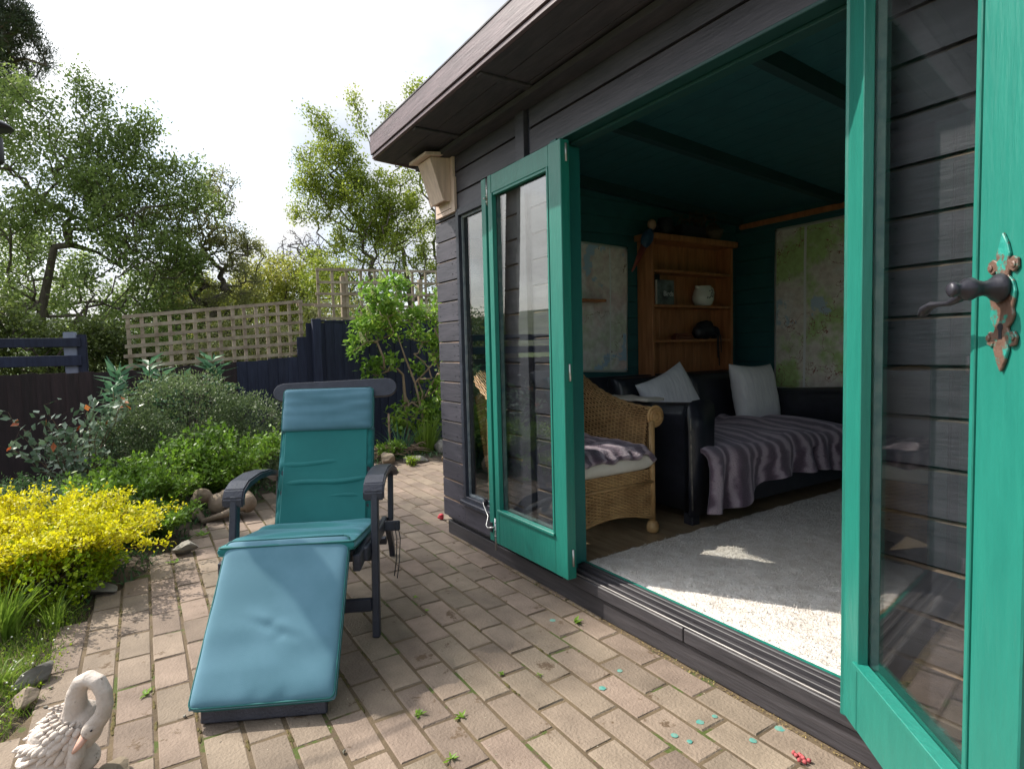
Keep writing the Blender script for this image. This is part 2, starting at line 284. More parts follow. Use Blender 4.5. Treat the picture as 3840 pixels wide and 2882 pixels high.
def cushion(name, O, A, Wd, N, la, lw, th, m, parent, p=6.0, puff=0.42, wr=0.0, seed=0, na=26, nw=22, warp=None, bend=None):
    """puffed cushion: O centre, A/Wd unit axes, N normal, half sizes la, lw, half thickness th"""
    O = Vector(O); A = Vector(A); Wd = Vector(Wd); N = Vector(N); V = []; F = []
    def prof(a, b): return max(0.0, (1 - abs(a) ** p) * (1 - abs(b) ** p)) ** puff
    us = [math.sin(math.pi / 2 * t) ** 1.0 * (1 if t >= 0 else 1) for t in np.linspace(-1, 1, na)]; vs = [math.sin(math.pi / 2 * t) for t in np.linspace(-1, 1, nw)]
    for sgn in (1, -1):
        for a in us:
            for b in vs:
                h = prof(a, b) * th
                wv = wr * mnoise.noise(Vector((a * 3.0 + seed, b * 1.2, sgn * 3.0))) * (1 if sgn > 0 else .3) * min(1, prof(a, b) * 1.4)
                aa, bb = a * la, b * lw
                if warp: aa, bb = warp(a, b, aa, bb)
                V.append(O + A * aa + Wd * bb + N * (sgn * h + wv + (bend(a, b) if bend else 0)))
    n1 = na * nw
    for k, off in ((0, 0), (1, n1)):
        for i in range(na - 1):
            for j in range(nw - 1):
                q = (off + i * nw + j, off + (i + 1) * nw + j, off + (i + 1) * nw + j + 1, off + i * nw + j + 1); F.append(q if k == 0 else q[::-1])
    o = add_mesh(name, V, F, m, parent, True)
    bm = bmesh.new(); bm.from_mesh(o.data); bmesh.ops.remove_doubles(bm, verts=bm.verts, dist=0.0006); bmesh.ops.recalc_face_normals(bm, faces=bm.faces); bm.to_mesh(o.data); bm.free()
    o.data.polygons.foreach_set('use_smooth', np.ones(len(o.data.polygons), dtype=bool))
    return o

# ------------------------------------------------------------------ foliage tools
def leaf_arrays(P, D, L, Wd, fold=False, curl=0.15, up=0.4):
    """P (n,3) leaf bases, D (n,3) directions, lengths and widths"""
    n = len(P); D = D / (np.linalg.norm(D, axis=1, keepdims=True) + 1e-9)
    r = RNG.normal(size=(n, 3)); r[:, 2] += up * 4; s = np.cross(D, r); s /= (np.linalg.norm(s, axis=1, keepdims=True) + 1e-9); nn = np.cross(s, D)
    L = (L * RNG.uniform(0.65, 1.25, n))[:, None]; Wd = (Wd * RNG.uniform(0.7, 1.2, n))[:, None]
    if not fold:
        V = np.stack([P, P + D * L * .5 + s * Wd * .5 , P + D * L - nn * L * curl, P + D * L * .5 - s * Wd * .5], 1).reshape(-1, 3)
        F = np.arange(n * 4).reshape(n, 4)
    else:
        mid = P + D * L * .45 - nn * Wd * .18
        V = np.stack([P, P + D * L * .42 + s * Wd * .5, P + D * L - nn * L * curl, P + D * L * .42 - s * Wd * .5, mid], 1).reshape(-1, 3)
        b = (np.arange(n) * 5)[:, None]
        F = np.concatenate([b + np.array([[0, 4, 2, 1]]), b + np.array([[0, 3, 2, 4]])], 0)
    return V, F
def edge_tubes(A, B, ra, rb, n=4):
    D = B - A; D /= (np.linalg.norm(D, axis=1, keepdims=True) + 1e-9); ref = np.where(np.abs(D[:, 2:3]) < .9, np.array([[0, 0, 1.]]), np.array([[1., 0, 0]]))
    u = np.cross(D, ref); u /= np.linalg.norm(u, axis=1, keepdims=True); v = np.cross(D, u); V = []
    for k in range(n):
        t = 2 * math.pi * k / n; V.append(A + (u * math.cos(t) + v * math.sin(t)) * ra[:, None])
    for k in range(n):
        t = 2 * math.pi * k / n; V.append(B + (u * math.cos(t) + v * math.sin(t)) * rb[:, None])
    V = np.stack(V, 1); m = len(A); b = (np.arange(m) * 2 * n)[:, None]
    F = np.concatenate([b + np.array([[k, (k + 1) % n, n + (k + 1) % n, n + k]]) for k in range(n)], 0)
    return V.reshape(-1, 3), F
def colonize(trunk, blobs, n_att, step=0.22, up_pen=0.6, jit=0.05, sprays=()):
    """grow branches from the trunk polyline towards points scattered in the blobs [(centre, radii, weight)]"""
    w = np.array([b[2] for b in blobs], float); w /= w.sum(); att = []
    for (c, r, _), k in zip(blobs, (w * n_att).astype(int)):
        q = RNG.normal(size=(k, 3)); q /= np.linalg.norm(q, axis=1, keepdims=True); q *= (RNG.uniform(0.02, 1, (k, 1)) ** (1 / 2.4)); att.append(np.array(c) + q * np.array(r))
    for a, b, k, sc in sprays:      # long arching shoots that break the outline
        a = np.array(a); b = np.array(b)
        for i in range(k):
            t = (i + 1) / k; att.append((a * (1 - t) + b * t + np.array([0, 0, .25 * math.sin(math.pi * t)]) * np.linalg.norm(b - a) * .3 + RNG.normal(size=3) * sc * (1.15 - t))[None, :])
    att = np.concatenate(att)
    N = [np.array(p, float) for p in trunk]; par = [-1] + list(range(len(trunk) - 1))
    base = np.array(trunk[-1]); mid = np.array(trunk[len(trunk) // 2]); order = np.argsort(np.linalg.norm(att - mid, axis=1))
    nodes = np.zeros((60000, 3)); nodes[:len(N)] = np.array(N); cnt = len(N)
    start = max(1, len(trunk) // 3)
    for i in order:
        a = att[i]; d = nodes[start:cnt] - a; dist = np.linalg.norm(d, axis=1); cost = dist + up_pen * np.maximum(0, d[:, 2]); j = int(np.argmin(cost)) + start
        ds = np.linalg.norm(nodes[j] - a); k = max(1, int(ds / step)); p0 = nodes[j].copy(); prev = j
        side = RNG.normal(size=3) * jit * ds
        for t in range(1, k + 1):
            f = t / k; p = p0 * (1 - f) + a * f + side * math.sin(math.pi * f) + RNG.normal(size=3) * jit * step * (0 if t == k else 1)
            p[2] += 0.06 * ds * math.sin(math.pi * f)
            if cnt >= 59999: break
            nodes[cnt] = p; par.append(prev); prev = cnt; cnt += 1
    nodes = nodes[:cnt]; par = np.array(par); load = np.ones(cnt)
    for i in range(cnt - 1, 0, -1): load[par[i]] += load[i]
    return nodes, par, load
def tree(name, label, cat, trunk, blobs, n_att, leaves, lsize, lm, bark=None, r0=0.10, tip=0.0035, spread=0.10, maxload=14, group=None, step=0.22, up=0.3, droop=0.0, foldl=False, lw=0.62, tipfrac=1.0, sprays=()):
    nodes, par, load = colonize(trunk, blobs, n_att, step=step, sprays=sprays)
    root = thing(name, label, cat, tuple(trunk[0]), group)
    idx = np.arange(1, len(nodes)); rad = tip + (r0 - tip) * (load / load.max()) ** 0.52
    V, F = edge_tubes(nodes[par[idx]], nodes[idx], rad[par[idx]], rad[idx], 5)
    nt = len(trunk) - 1
    t = add_mesh('trunk', V, F, bark or M_bark, root, True)
    cand = idx[load[idx] <= maxload]; k = RNG.choice(cand, leaves, p=(1.0 / load[cand] ** 0.4) / (1.0 / load[cand] ** 0.4).sum())
    cl = np.zeros((len(nodes), 3)); 
    P = nodes[k] + RNG.normal(size=(leaves, 3)) * spread; D = RNG.normal(size=(leaves, 3)); D[:, 2] += up - droop; D += (nodes[k] - nodes[par[k]]) * 3
    V, F = leaf_arrays(P, D, lsize, lsize * lw, fold=foldl)
    c = add_mesh('crown', V, F, lm, root, False); c['kind'] = 'stuff'
    adopt(root); return root
def shrub(name, label, cat, base, nstems, h, spread, lm, lsize, per, bark=None, lean=(0, 0), lw=0.6, arch=0.35, group=None, rbase=0.006, fold=True, bare=0.25, up=0.5, extra=None, side=2, jitter=0.012, tips=None, ang=None, parts=None):
    """multi-stemmed plant: curved stems with side twigs, leaves along them"""
    root = thing(name, label, cat, base, group); A = []; B = []; ra = []; rb = []; P = []; D = []; TP = []; TD = []
    base = np.array(base, float)
    for i in range(nstems):
        a = RNG.uniform(0, 2 * math.pi) if ang is None else RNG.uniform(*ang); hh = h * RNG.uniform(.6, 1.08); sp = spread * RNG.uniform(.15, 1) ** .7
        b0 = base + np.array([math.cos(a), math.sin(a), 0]) * spread * RNG.uniform(0, .22); n = 9; prev = b0; pr = rbase
        wob = RNG.normal(size=3) * .03 * h
        for j in range(1, n + 1):
            f = j / n; out = sp * (f ** 1.4) ; z = hh * (f - arch * f * f * (sp / spread) * .9)
            p = b0 + np.array([math.cos(a) * out + lean[0] * f, math.sin(a) * out + lean[1] * f, z]) + wob * math.sin(f * 5) + RNG.normal(size=3) * .01
            r = rbase * (1 - .8 * f); A.append(prev); B.append(p); ra.append(pr); rb.append(r); d = p - prev; pr = r; prev = p
            if f > bare:
                for _ in range(per):
                    P.append(p - d * RNG.uniform(0, 1) + RNG.normal(size=3) * jitter); q = RNG.normal(size=3); q[2] += up; D.append(q + d / (np.linalg.norm(d) + 1e-9) * .7)
                for _ in range(side):
                    q = RNG.normal(size=3); q[2] = abs(q[2]) * .6 + .2; q /= np.linalg.norm(q); ln = h * RNG.uniform(.06, .17); e = p + q * ln
                    A.append(p); B.append(e); ra.append(r * .6); rb.append(r * .25)
                    for t in np.linspace(.25, 1, max(2, per)):
                        P.append(p + q * ln * t + RNG.normal(size=3) * jitter); w = RNG.normal(size=3); w[2] += up; D.append(w + q * .8)
            if f > .8: TP.append(p); TD.append(d)
    V, F = edge_tubes(np.array(A), np.array(B), np.array(ra), np.array(rb), 5); add_mesh('stems', V, F, bark or M_stem, root, True)['kind'] = 'stuff'
    V, F = leaf_arrays(np.array(P), np.array(D), lsize, lsize * lw, fold=fold); o = add_mesh('leaves', V, F, lm, root, False); o['kind'] = 'stuff'
    if tips:
        tm, tn, ts = tips; k = RNG.integers(0, len(TP), tn); V, F = leaf_arrays(np.array(TP)[k] + RNG.normal(size=(tn, 3)) * .02, RNG.normal(size=(tn, 3)) + [0, 0, .8], ts, ts * lw, fold=fold)
        o = add_mesh('young_leaves', V, F, tm, root, False); o['kind'] = 'stuff'
    adopt(root); root['_tips'] = 0; del root['_tips']
    return root, np.array(TP)
def mound(name, label, cat, blobs, n, lm, lsize, group=None, lw=0.6, fold=True, shell=0.55, twigs=220, bark=None, base=None, up=.6):
    base = base or (blobs[0][0][0], blobs[0][0][1], 0)
    root = thing(name, label, cat, base, group); w = np.array([b[1][0] * b[1][1] * b[1][2] for b in blobs]) ** .7; w /= w.sum(); P = []; D = []
    for (c, r), k in zip(blobs, (w * n).astype(int)):
        q = RNG.normal(size=(k, 3)); q /= np.linalg.norm(q, axis=1, keepdims=True)
        lump = np.array([1 + .22 * mnoise.noise(Vector(v) * 2.6 + Vector(c)) + .12 * mnoise.noise(Vector(v) * 7) for v in q])[:, None]
        q2 = q * RNG.uniform(shell, 1.0, (k, 1)) ** .5 * lump; P.append(np.array(c) + q2 * np.array(r)); D.append(q + RNG.normal(size=(k, 3)) * .8)
    P = np.concatenate(P); D = np.concatenate(D); D[:, 2] += up; ok = P[:, 2] > 0.0; P = P[ok]; D = D[ok]
    k = RNG.integers(0, len(P), twigs); b = np.array(base, float) + RNG.normal(size=(twigs, 3)) * [.06, .06, 0]
    mid = (b + P[k]) / 2 + RNG.normal(size=(twigs, 3)) * .03; V1, F1 = edge_tubes(np.concatenate([b, mid]), np.concatenate([mid, P[k]]), np.full(2 * twigs, .004), np.full(2 * twigs, .002), 4)
    add_mesh('twigs', V1, F1, bark or M_bark, root, True)['kind'] = 'stuff'
    V, F = leaf_arrays(P, D, lsize, lsize * lw, fold=fold); o = add_mesh('leaves', V, F, lm, root, False); o['kind'] = 'stuff'; adopt(root); return root

# ================================================================== SETTING
PATIO = [(2.5, 1.56), (2.5, -2.2), (-1.6, -2.2), (-1.85, -0.62), (-2.12, -0.42), (-2.35, -0.33), (-2.6, -0.275), (-2.9, -0.26), (-3.18, -0.23), (-3.5, -0.05), (-3.9, 0.13), (-4.3, 0.32),
         (-4.75, 0.68), (-5.2, 1.25), (-5.55, 1.95), (-5.3, 2.35), (-5.0, 2.8), (-4.6, 4.6), (-3.2, 4.6), (-3.2, 1.56)]
def inside(x, y, P=PATIO):
    c = False; n = len(P)
    for i in range(n):
        x1, y1 = P[i]; x2, y2 = P[i - 1]
        if (y1 > y) != (y2 > y) and x < (x2 - x1) * (y - y1) / (y2 - y1) + x1: c = not c
    return c
def edge_dist(x, y):
    m = 9; n = len(PATIO)
    for i in range(n):
        a = Vector(PATIO[i - 1]); b = Vector(PATIO[i]); p = Vector((x, y)); t = max(0, min(1, (p - a).dot(b - a) / (b - a).length_squared)); m = min(m, (p - a - (b - a) * t).length)
    return m
def gz(x, y):
    if inside(x, y) or (y > 1.5 and x > -3.35): return -0.035
    d = edge_dist(x, y); return -0.035 + min(1, d / 0.12) * (0.045 + 0.03 * mnoise.noise(Vector((x * 2, y * 2, 0))))
xs = np.concatenate([np.arange(-9.5, -5.5, .2), np.arange(-5.5, -1.2, .07), np.arange(-1.2, 4, .4)]); ys = np.concatenate([np.arange(-7, -1.2, .3), np.arange(-1.2, 3, .08), np.arange(3, 8, .4)])
V = [(x, y, gz(x, y)) for x in xs for y in ys]; ny = len(ys)
F = [(i * ny + j, (i + 1) * ny + j, (i + 1) * ny + j + 1, i * ny + j + 1) for i in range(len(xs) - 1) for j in range(ny - 1)]
tag(add_mesh('ground', V, F, M_soil, None, True), kind='structure')
# field beyond the garden, falling gently to a valley and rising to hills
V = []; F = []; rr = [0, 12, 20, 35, 60, 100, 180, 300, 480, 700, 1000, 1500, 2300]; na = 96
for i, r in enumerate(rr):
    for k in range(na):
        t = 2 * math.pi * k / na; x, y = r * math.cos(t) - 3, r * math.sin(t)
        z = -0.12 if r <= 20 else -0.12 - (r - 20) * .012
        if r > 250: z += (min(1, (r - 250) / 1300)) * (60 + 90 * (0.5 + mnoise.noise(Vector((math.cos(t) * 2.1, math.sin(t) * 2.1, 3.0)))))
        V.append((x, y, z))
for i in range(len(rr) - 1):
    for k in range(na): F.append((i * na + k, (i + 1) * na + k, (i + 1) * na + (k + 1) % na, i * na + (k + 1) % na))
nf = na * 7
tag(add_mesh('field', V, F, [M_field, M_hill], None, True, mi=[0 if i < nf else 1 for i in range(len(F))]), kind='structure')

# patio: jointing sand sheet with single pavers
bm_ = bmesh.new(); bm_.faces.new([bm_.verts.new((x, y, -0.003)) for x, y in PATIO]); bmesh.ops.triangulate(bm_, faces=bm_.faces)
me = bpy.data.meshes.new('patio'); bm_.to_mesh(me); bm_.free(); me.materials.append(M_joint); patio = bpy.data.objects.new('patio', me); COL.objects.link(patio); tag(patio, kind='structure')
if me.polygons[0].normal.z < 0: me.flip_normals()
PW, PL = 0.1095, 0.2245
def paver_geo(l, w, rs):
    hx, hy = l / 2, w / 2; V = []; c = 0.004
    for z, ins in ((-0.05, 0), (-0.004, 0), (0.0, c)):
        for sx, sy in ((-1, -1), (1, -1), (1, 1), (-1, 1)):
            V.append(((hx - ins) * sx + rs.uniform(-.0018, .0018), (hy - ins) * sy + rs.uniform(-.0018, .0018), z + (rs.uniform(-.0010, .0010) if z == 0 else 0)))
    F = [(8, 9, 10, 11)]
    for k in range(2):
        for i in range(4): F.append((k * 4 + i, k * 4 + (i + 1) % 4, k * 4 + 4 + (i + 1) % 4, k * 4 + 4 + i))
    return V, F
rs = random.Random(3); variants = []
for v in range(8):
    Vp, Fp = paver_geo(PL - 0.0095, PW - 0.0090, rs); me = bpy.data.meshes.new('paver'); me.from_pydata(Vp, [], Fp); me.materials.append(M_paver); variants.append((me, Vp, Fp))
spots = []
for j in range(-30, 36):
    y = 1.515 - (j + .5) * PW; ph = (j % 2) * .5 * PL + 0.02 * math.sin(j * 2.3)
    for i in range(-24, 20):
        x = -0.985 + i * PL + PL / 2 + ph
        if x > 2.2: continue
        cs = [inside(x + a * PL * .42, y + b * PW * .42) for a in (-1, 1) for b in (-1, 1)]
        if all(cs) or (sum(cs) >= 2 and x < -1.8): spots.append((x, y))
for j in range(1, 28):   # path beside the summerhouse
    y = 1.515 + (j - .5) * PW; ph = (j % 2) * .5 * PL
    for i in range(-24, 2):
        x = -3.32 + i * PL + ph
        if inside(x, y) and inside(x - .1, y): spots.append((x, y))
C0 = Vector((0, 0, 1.1))
def inview(x, y, z=0, m=1.05):
    d = Vector((x, y, z)) - C0; dz = d.dot(cf)
    return dz > .1 and abs(d.dot(cr) / dz) < .8727 * m and abs(d.dot(cu) / dz) < .655 * m
spots.sort(key=lambda p: (not inview(*p), math.hypot(*p)))
SV = []; SF = []
for n_, (x, y) in enumerate(spots):
    me, Vp, Fp = variants[rs.randrange(8)]; rz = rs.uniform(-.010, .010); tx, ty = rs.uniform(-.010, .010), rs.uniform(-.005, .005); zz = rs.uniform(-.0014, .0012); x += rs.uniform(-.0015, .0015)
    if n_ < 300:
        o = bpy.data.objects.new('paver', me); COL.objects.link(o); o.location = (x, y, zz); o.rotation_euler = (tx, ty, rz); o.parent = patio
    else:
        Mx = Matrix.Translation((x, y, zz)) @ Matrix.Rotation(rz, 4, 'Z') @ Matrix.Rotation(ty, 4, 'Y') @ Matrix.Rotation(tx, 4, 'X'); k = len(SV)
        SV += [Mx @ Vector(v) for v in Vp]; SF += [tuple(i + k for i in f) for f in Fp]
o = add_mesh('paver_rest', SV, SF, M_paver, patio); o.name = 'distant_pavers'; tag(o, kind='stuff')

# ================================================================== SUMMERHOUSE
sh = thing('summerhouse', 'black stained timber summerhouse with turquoise green glazed doors standing open', 'summerhouse', (-3.2, 1.5, 0))
YF = 1.515
M_edge = mat('bare_board_edge', (.045, .034, .03), (.19, .12, .08), rough=.8, nscale=4, stretch=(1, 8, 8), lo=.48, hi=.66)
def board(x0, x1, z0, h=0.112, y=YF, name='wall_board', rsd=[0]):
    rsd[0] += 1; r = random.Random(rsd[0]); a = r.uniform(-.0012, .0012); b = r.uniform(-.001, .001)
    mb = MB(); z1 = z0 + h
    # shiplap: square lower edge, sloped rebate at the top
    V = [(x0, y + a, z0 + b), (x1, y + b, z0 - a), (x1, y + .018, z0), (x0, y + .018, z0), (x0, y + a, z1 - .008), (x1, y + b, z1 - .008), (x1, y + .018, z1), (x0, y + .018, z1), (x0, y + .008, z1 - .001), (x1, y + .008, z1 - .001)]
    F = [(0, 1, 5, 4), (4, 5, 9, 8), (8, 9, 6, 7), (3, 7, 6, 2), (0, 3, 2, 1), (0, 4, 8, 7, 3), (1, 2, 6, 9, 5)]
    mb.raw(V, F); o = mb.build(name, [M_black, M_edge], sh)
    for p in o.data.polygons:
        if p.normal.z > .2 and p.normal.y < -.5 and p.area < .5 * abs(x1 - x0) * .05: p.material_index = 1
    return o
BZ = [0.118 + .1155 * i for i in range(19)]
for z in BZ:
    h = min(.112, 2.19 - z)
    if h < .03: continue
    if z > 1.9: board(-3.2, -2.292, z, h); board(-2.2, 1.35, z, h)
    elif z > 1.84: board(-3.2, -2.925, z, h); board(-2.9247, -2.2925, 1.874, z + h - 1.874); board(-2.2, -2.032, z, h); board(-0.733, 1.35, z, h)
    else:
        board(-3.2, -2.925, z, h)
        if z < .21: board(-2.9245, -2.30, z, h)
        else: board(-2.468, -2.30, z, h)
        board(-2.2, -2.032, z, h); board(-0.733, (.55 if z > .21 else 1.35), z, h)
        if z > .21: board(1.02, 1.35, z, h)
MB().box(-2.292, -2.222, 1.497, 1.53, .118, 2.19).build('wall_batten', M_black, sh, bevel=.002)
MB().box(-2.222, -2.2, 1.522, 1.53, .118, 2.19).build('wall_batten', M_frame, sh)
core = MB()   # framing behind the boards, with the openings left free
core.box(-3.18, -2.93, YF + .019, 1.575, .1, 2.19); core.box(-2.93, -2.468, YF + .019, 1.575, .1, .245); core.box(-2.93, -2.468, YF + .019, 1.575, 1.875, 2.19); core.box(-2.468, -2.04, YF + .019, 1.575, .1, 2.19)
core.box(-2.04, -.75, YF + .019, 1.575, 1.968, 2.19); core.box(-.75, .55, YF + .019, 1.575, .1, 2.19); core.box(1.02, 1.33, YF + .019, 1.575, .1, 2.19); core.box(.55, 1.02, YF + .019, 1.575, .1, .25); core.box(.55, 1.02, YF + .019, 1.575, 1.84, 2.19)
core.build('wall_core', M_frame, sh)
MB().box(-3.19, 1.34, 1.535, 1.60, .0, .078).box(-3.18, 1.33, 1.555, 1.6, .078, .116).build('plinth_board', M_plinth, sh, bevel=.002)
for x0, x1 in ((-2.03, -1.352), (-1.349, -.735)):
    MB().box(x0, x1, 1.522, 1.60, .085, .134).build('threshold_beam', M_plinth, sh, bevel=.003)
MB().box(-1.984, -.8, 1.528, 1.534,   .134, .141).build('threshold_strip', mat('worn_sill_edge', (.05, .047, .05), (.20, .18, .17), rough=.35, nscale=14, stretch=(1, 6, 6)), sh, bevel=.001)
MB().box(-1.984, -.8, 1.546, 1.562, .134, .149).box(-1.984, -.8, 1.572, 1.588, .134, .158).build('threshold_ridge', M_plinth, sh, bevel=.002)
MB().box(-1.984, -.8, 1.590, 1.612, .134, .163).build('threshold_lip', M_plinth, sh, bevel=.002)
MB().box(-1.984, -.8, 1.603, 1.6125, .1632, .166).build('threshold_paint', M_teal, sh)
nl = MB(); rn = random.Random(9)
for z in BZ[:-1]:
    for x in (-3.17, -3.0, -2.95, -.70, -.25, .2):
        if -2.92 < x < -2.47: continue
        for dz in (.028, .085): nl.box(x + rn.uniform(-.008, .008), x + rn.uniform(-.008, .008) + .004, YF - .0018, YF + .004, z + dz, z + dz + .004)
tag(nl.build('nail_head', M_iron, sh), kind='stuff')
# gable and back walls
for i, z in enumerate(BZ):
    h = min(.112, 2.1 - z)
    if h > .03: MB().box(-3.2, -3.182, 1.535, 4.27, z, z + h).build('gable_board', M_black, sh)
MB().box(-3.18, -3.15, 1.576, 4.2, .1, 2.08).build('gable_core', M_frame, sh)
MB().box(-3.2, 1.35, 4.2, 4.27, .0, 2.05).build('back_wall', M_black, sh)
MB().box(1.30, 1.35, 1.576, 2.0, .0, 2.1).box(1.30, 1.35, 3.7, 4.2, .0, 2.1).box(1.30, 1.35, 2.0, 3.7, .0, .75).box(1.30, 1.35, 2.0, 3.7, 1.85, 2.1).build('end_wall', M_black, sh)
added_sidelight = MB().box(.552, .585, 1.505, 1.575, .252, 1.838).box(.985, 1.018, 1.505, 1.575, .252, 1.838).box(.585, .985, 1.505, 1.575, 1.80, 1.838).box(.585, .985, 1.505, 1.575, .252, .29).build('window', M_frame, sh, bevel=.002); MB().box(.587, .983, 1.536, 1.54, .292, 1.798).build('pane', GLASS, added_sidelight)  # unseen second sidelight, added to let more daylight into the room
added_end_window = MB().box(1.29, 1.36, 2.001, 2.04, .751, 1.849).box(1.29, 1.36, 3.66, 3.699, .751, 1.849).box(1.29, 1.36, 2.04, 3.66, .751, .79).box(1.29, 1.36, 2.04, 3.66, 1.81, 1.849).box(1.295, 1.355, 2.83, 2.87, .79, 1.81).build('window', M_frame, sh, bevel=.002); MB().box(1.322, 1.326, 2.042, 2.828, .792, 1.808).build('pane', GLASS, added_end_window); MB().box(1.322, 1.326, 2.872, 3.658, .792, 1.808).build('pane', GLASS, added_end_window)  # unseen window in the end wall, added to brighten the interior
MB().box(-3.19, -3.1, 1.6, 4.25, 0, .1).build('base_bearer', M_plinth, sh)
# inner lining
ln = MB(); i = 0
while .15 + i * .1155 < 2.16:
    z = .15 + i * .1155; z1 = z + .112; ln.box(-3.15, -3.10, 1.575, 4.2, z, z1); ln.box(-3.10, 1.3, 4.15, 4.2, z, z1); ln.box(1.27, 1.2999, 1.6, (2.0 if .64 < z < 1.8 else 4.15), z, z1); ln.box(1.27, 1.2999, (3.7 if .64 < z < 1.8 else 4.14), 4.15, z, z1); ln.box(-3.10, -2.94, 1.576, 1.6, z, z1)
    ln.box(-2.468, -2.035, 1.576, 1.6, z, z1); ln.box(-.74, (.55 if .2 < z < 1.8 else 1.27), 1.576, 1.6, z, z1); ln.box(1.02, 1.27, 1.5765, 1.5995, z, z1); i += 1
tag(ln.build('wall_lining', M_teal_in, sh), kind='stuff')
def rz_(y): return 2.315 - (y - 1.19) * .072      # underside of roof boards
rb = MB(); n = 26
for k in range(n):
    y0 = 1.19 + k * .1178; y1 = y0 + .1145; rb.hexa([(-3.29, y0, rz_(y0)), (1.42, y0, rz_(y0)), (1.42, y1, rz_(y1)), (-3.29, y1, rz_(y1)), (-3.29, y0, rz_(y0) + .014), (1.42, y0, rz_(y0) + .014), (1.42, y1, rz_(y1) + .014), (-3.29, y1, rz_(y1) + .014)])
tag(rb.build('ceiling_boards', M_teal_in, sh), kind='stuff')
MB().hexa([(-3.29, 1.162, 2.3225), (1.44, 1.162, 2.3225), (1.44, 4.34, 2.105), (-3.31, 4.34, 2.105), (-3.29, 1.162, 2.3285), (1.44, 1.162, 2.3285), (1.44, 4.34, 2.113), (-3.31, 4.34, 2.113)]).build('roof_felt', M_soffit, sh)
for x in (-3.07, -2.27, -1.47, -.67, .13, .93):
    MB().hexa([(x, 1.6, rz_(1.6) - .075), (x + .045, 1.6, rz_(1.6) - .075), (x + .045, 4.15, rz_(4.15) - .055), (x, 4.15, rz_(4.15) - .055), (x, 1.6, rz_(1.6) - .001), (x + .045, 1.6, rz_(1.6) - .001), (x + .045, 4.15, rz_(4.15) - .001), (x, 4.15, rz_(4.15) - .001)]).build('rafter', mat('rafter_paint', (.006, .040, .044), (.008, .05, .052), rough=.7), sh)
for k, (y0, y1) in enumerate(((1.192, 1.30), (1.303, 1.41), (1.413, 1.513))):
    MB().box(-3.29, 1.42, y0, y1, 2.198, 2.212).build('soffit_board', M_soffit, sh)
for x in (-2.75, -2.1, -1.3, -.5, .3): MB().box(x, x + .04, 1.193, 1.51, 2.186, 2.1975).build('soffit_batten', M_soffit, sh, bevel=.003)
MB().box(-3.285, 1.44, 1.165, 1.190, 2.218, 2.322).build('fascia_board', M_fascia, sh, bevel=.002)
MB().box(-3.28, 1.44, 1.172, 1.190, 2.196, 2.214).build('fascia_strip', M_fascia, sh, bevel=.002)
MB().hexa([(-3.31, 1.1905, 2.20), (-3.292, 1.1905, 2.20), (-3.292, 4.33, 2.0), (-3.31, 4.33, 2.0), (-3.31, 1.1905, 2.33), (-3.292, 1.1905, 2.33), (-3.292, 4.33, 2.105), (-3.31, 4.33, 2.105)]).build('verge_board', M_fascia, sh)
MB().box(-3.27, 1.41, 1.43, 1.51, 2.16, 2.185).build('eaves_trim', M_soffit, sh)
# floor
fl = MB()
for k in range(20): fl.box(-3.1, 1.27, 1.613 + k * .1275, 1.613 + k * .1275 + .126, .13, .15)
fo = fl.build('floor_boards', M_floor, sh); tag(fo, kind='stuff')
MB().box(-3.1, 1.27, 1.6, 4.15, .08, .128).build('floor_base', M_frame, sh)
# sidelight window
fr = MB().box(-2.923, -2.892, 1.505, 1.575, .247, 1.872).box(-2.501, -2.470, 1.505, 1.575, .247, 1.872).box(-2.892, -2.501, 1.505, 1.575, 1.835, 1.872).box(-2.892, -2.501, 1.505, 1.575, .247, .285)
wf = fr.build('window', M_frame, sh, bevel=.002)
MB().box(-2.94, -2.463, 1.488, 1.514, .238, .262).build('sill', M_frame, wf, bevel=.003)
MB().box(-2.889, -2.504, 1.536, 1.54, .287, 1.833).build('pane', GLASS, wf)
bd = MB().box(-2.891, -2.879, 1.524, 1.535, .286, 1.834).box(-2.514, -2.502, 1.524, 1.535, .286, 1.834).box(-2.879, -2.514, 1.524, 1.535, .286, .298).box(-2.879, -2.514, 1.524, 1.535, 1.822, 1.834).build('glazing_bead', M_bead, wf)
# door frame
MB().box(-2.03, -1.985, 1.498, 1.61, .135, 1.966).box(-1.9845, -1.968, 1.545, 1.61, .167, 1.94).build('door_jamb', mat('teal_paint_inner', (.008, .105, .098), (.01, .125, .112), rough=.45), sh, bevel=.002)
MB().box(-.80, -.735, 1.49, 1.61, .135, 1.966).build('door_jamb', M_teal, sh, bevel=.002)
MB().box(-1.984, -.801, 1.505, 1.61, 1.955, 1.967).box(-1.967, -.801, 1.56, 1.61, 1.942, 1.9545).build('door_head', mat('shaded_teal_head', (.006, .05, .048), (.008, .06, .056), rough=.5), sh, bevel=.002)  # shade on the underside of the head put into a darker teal

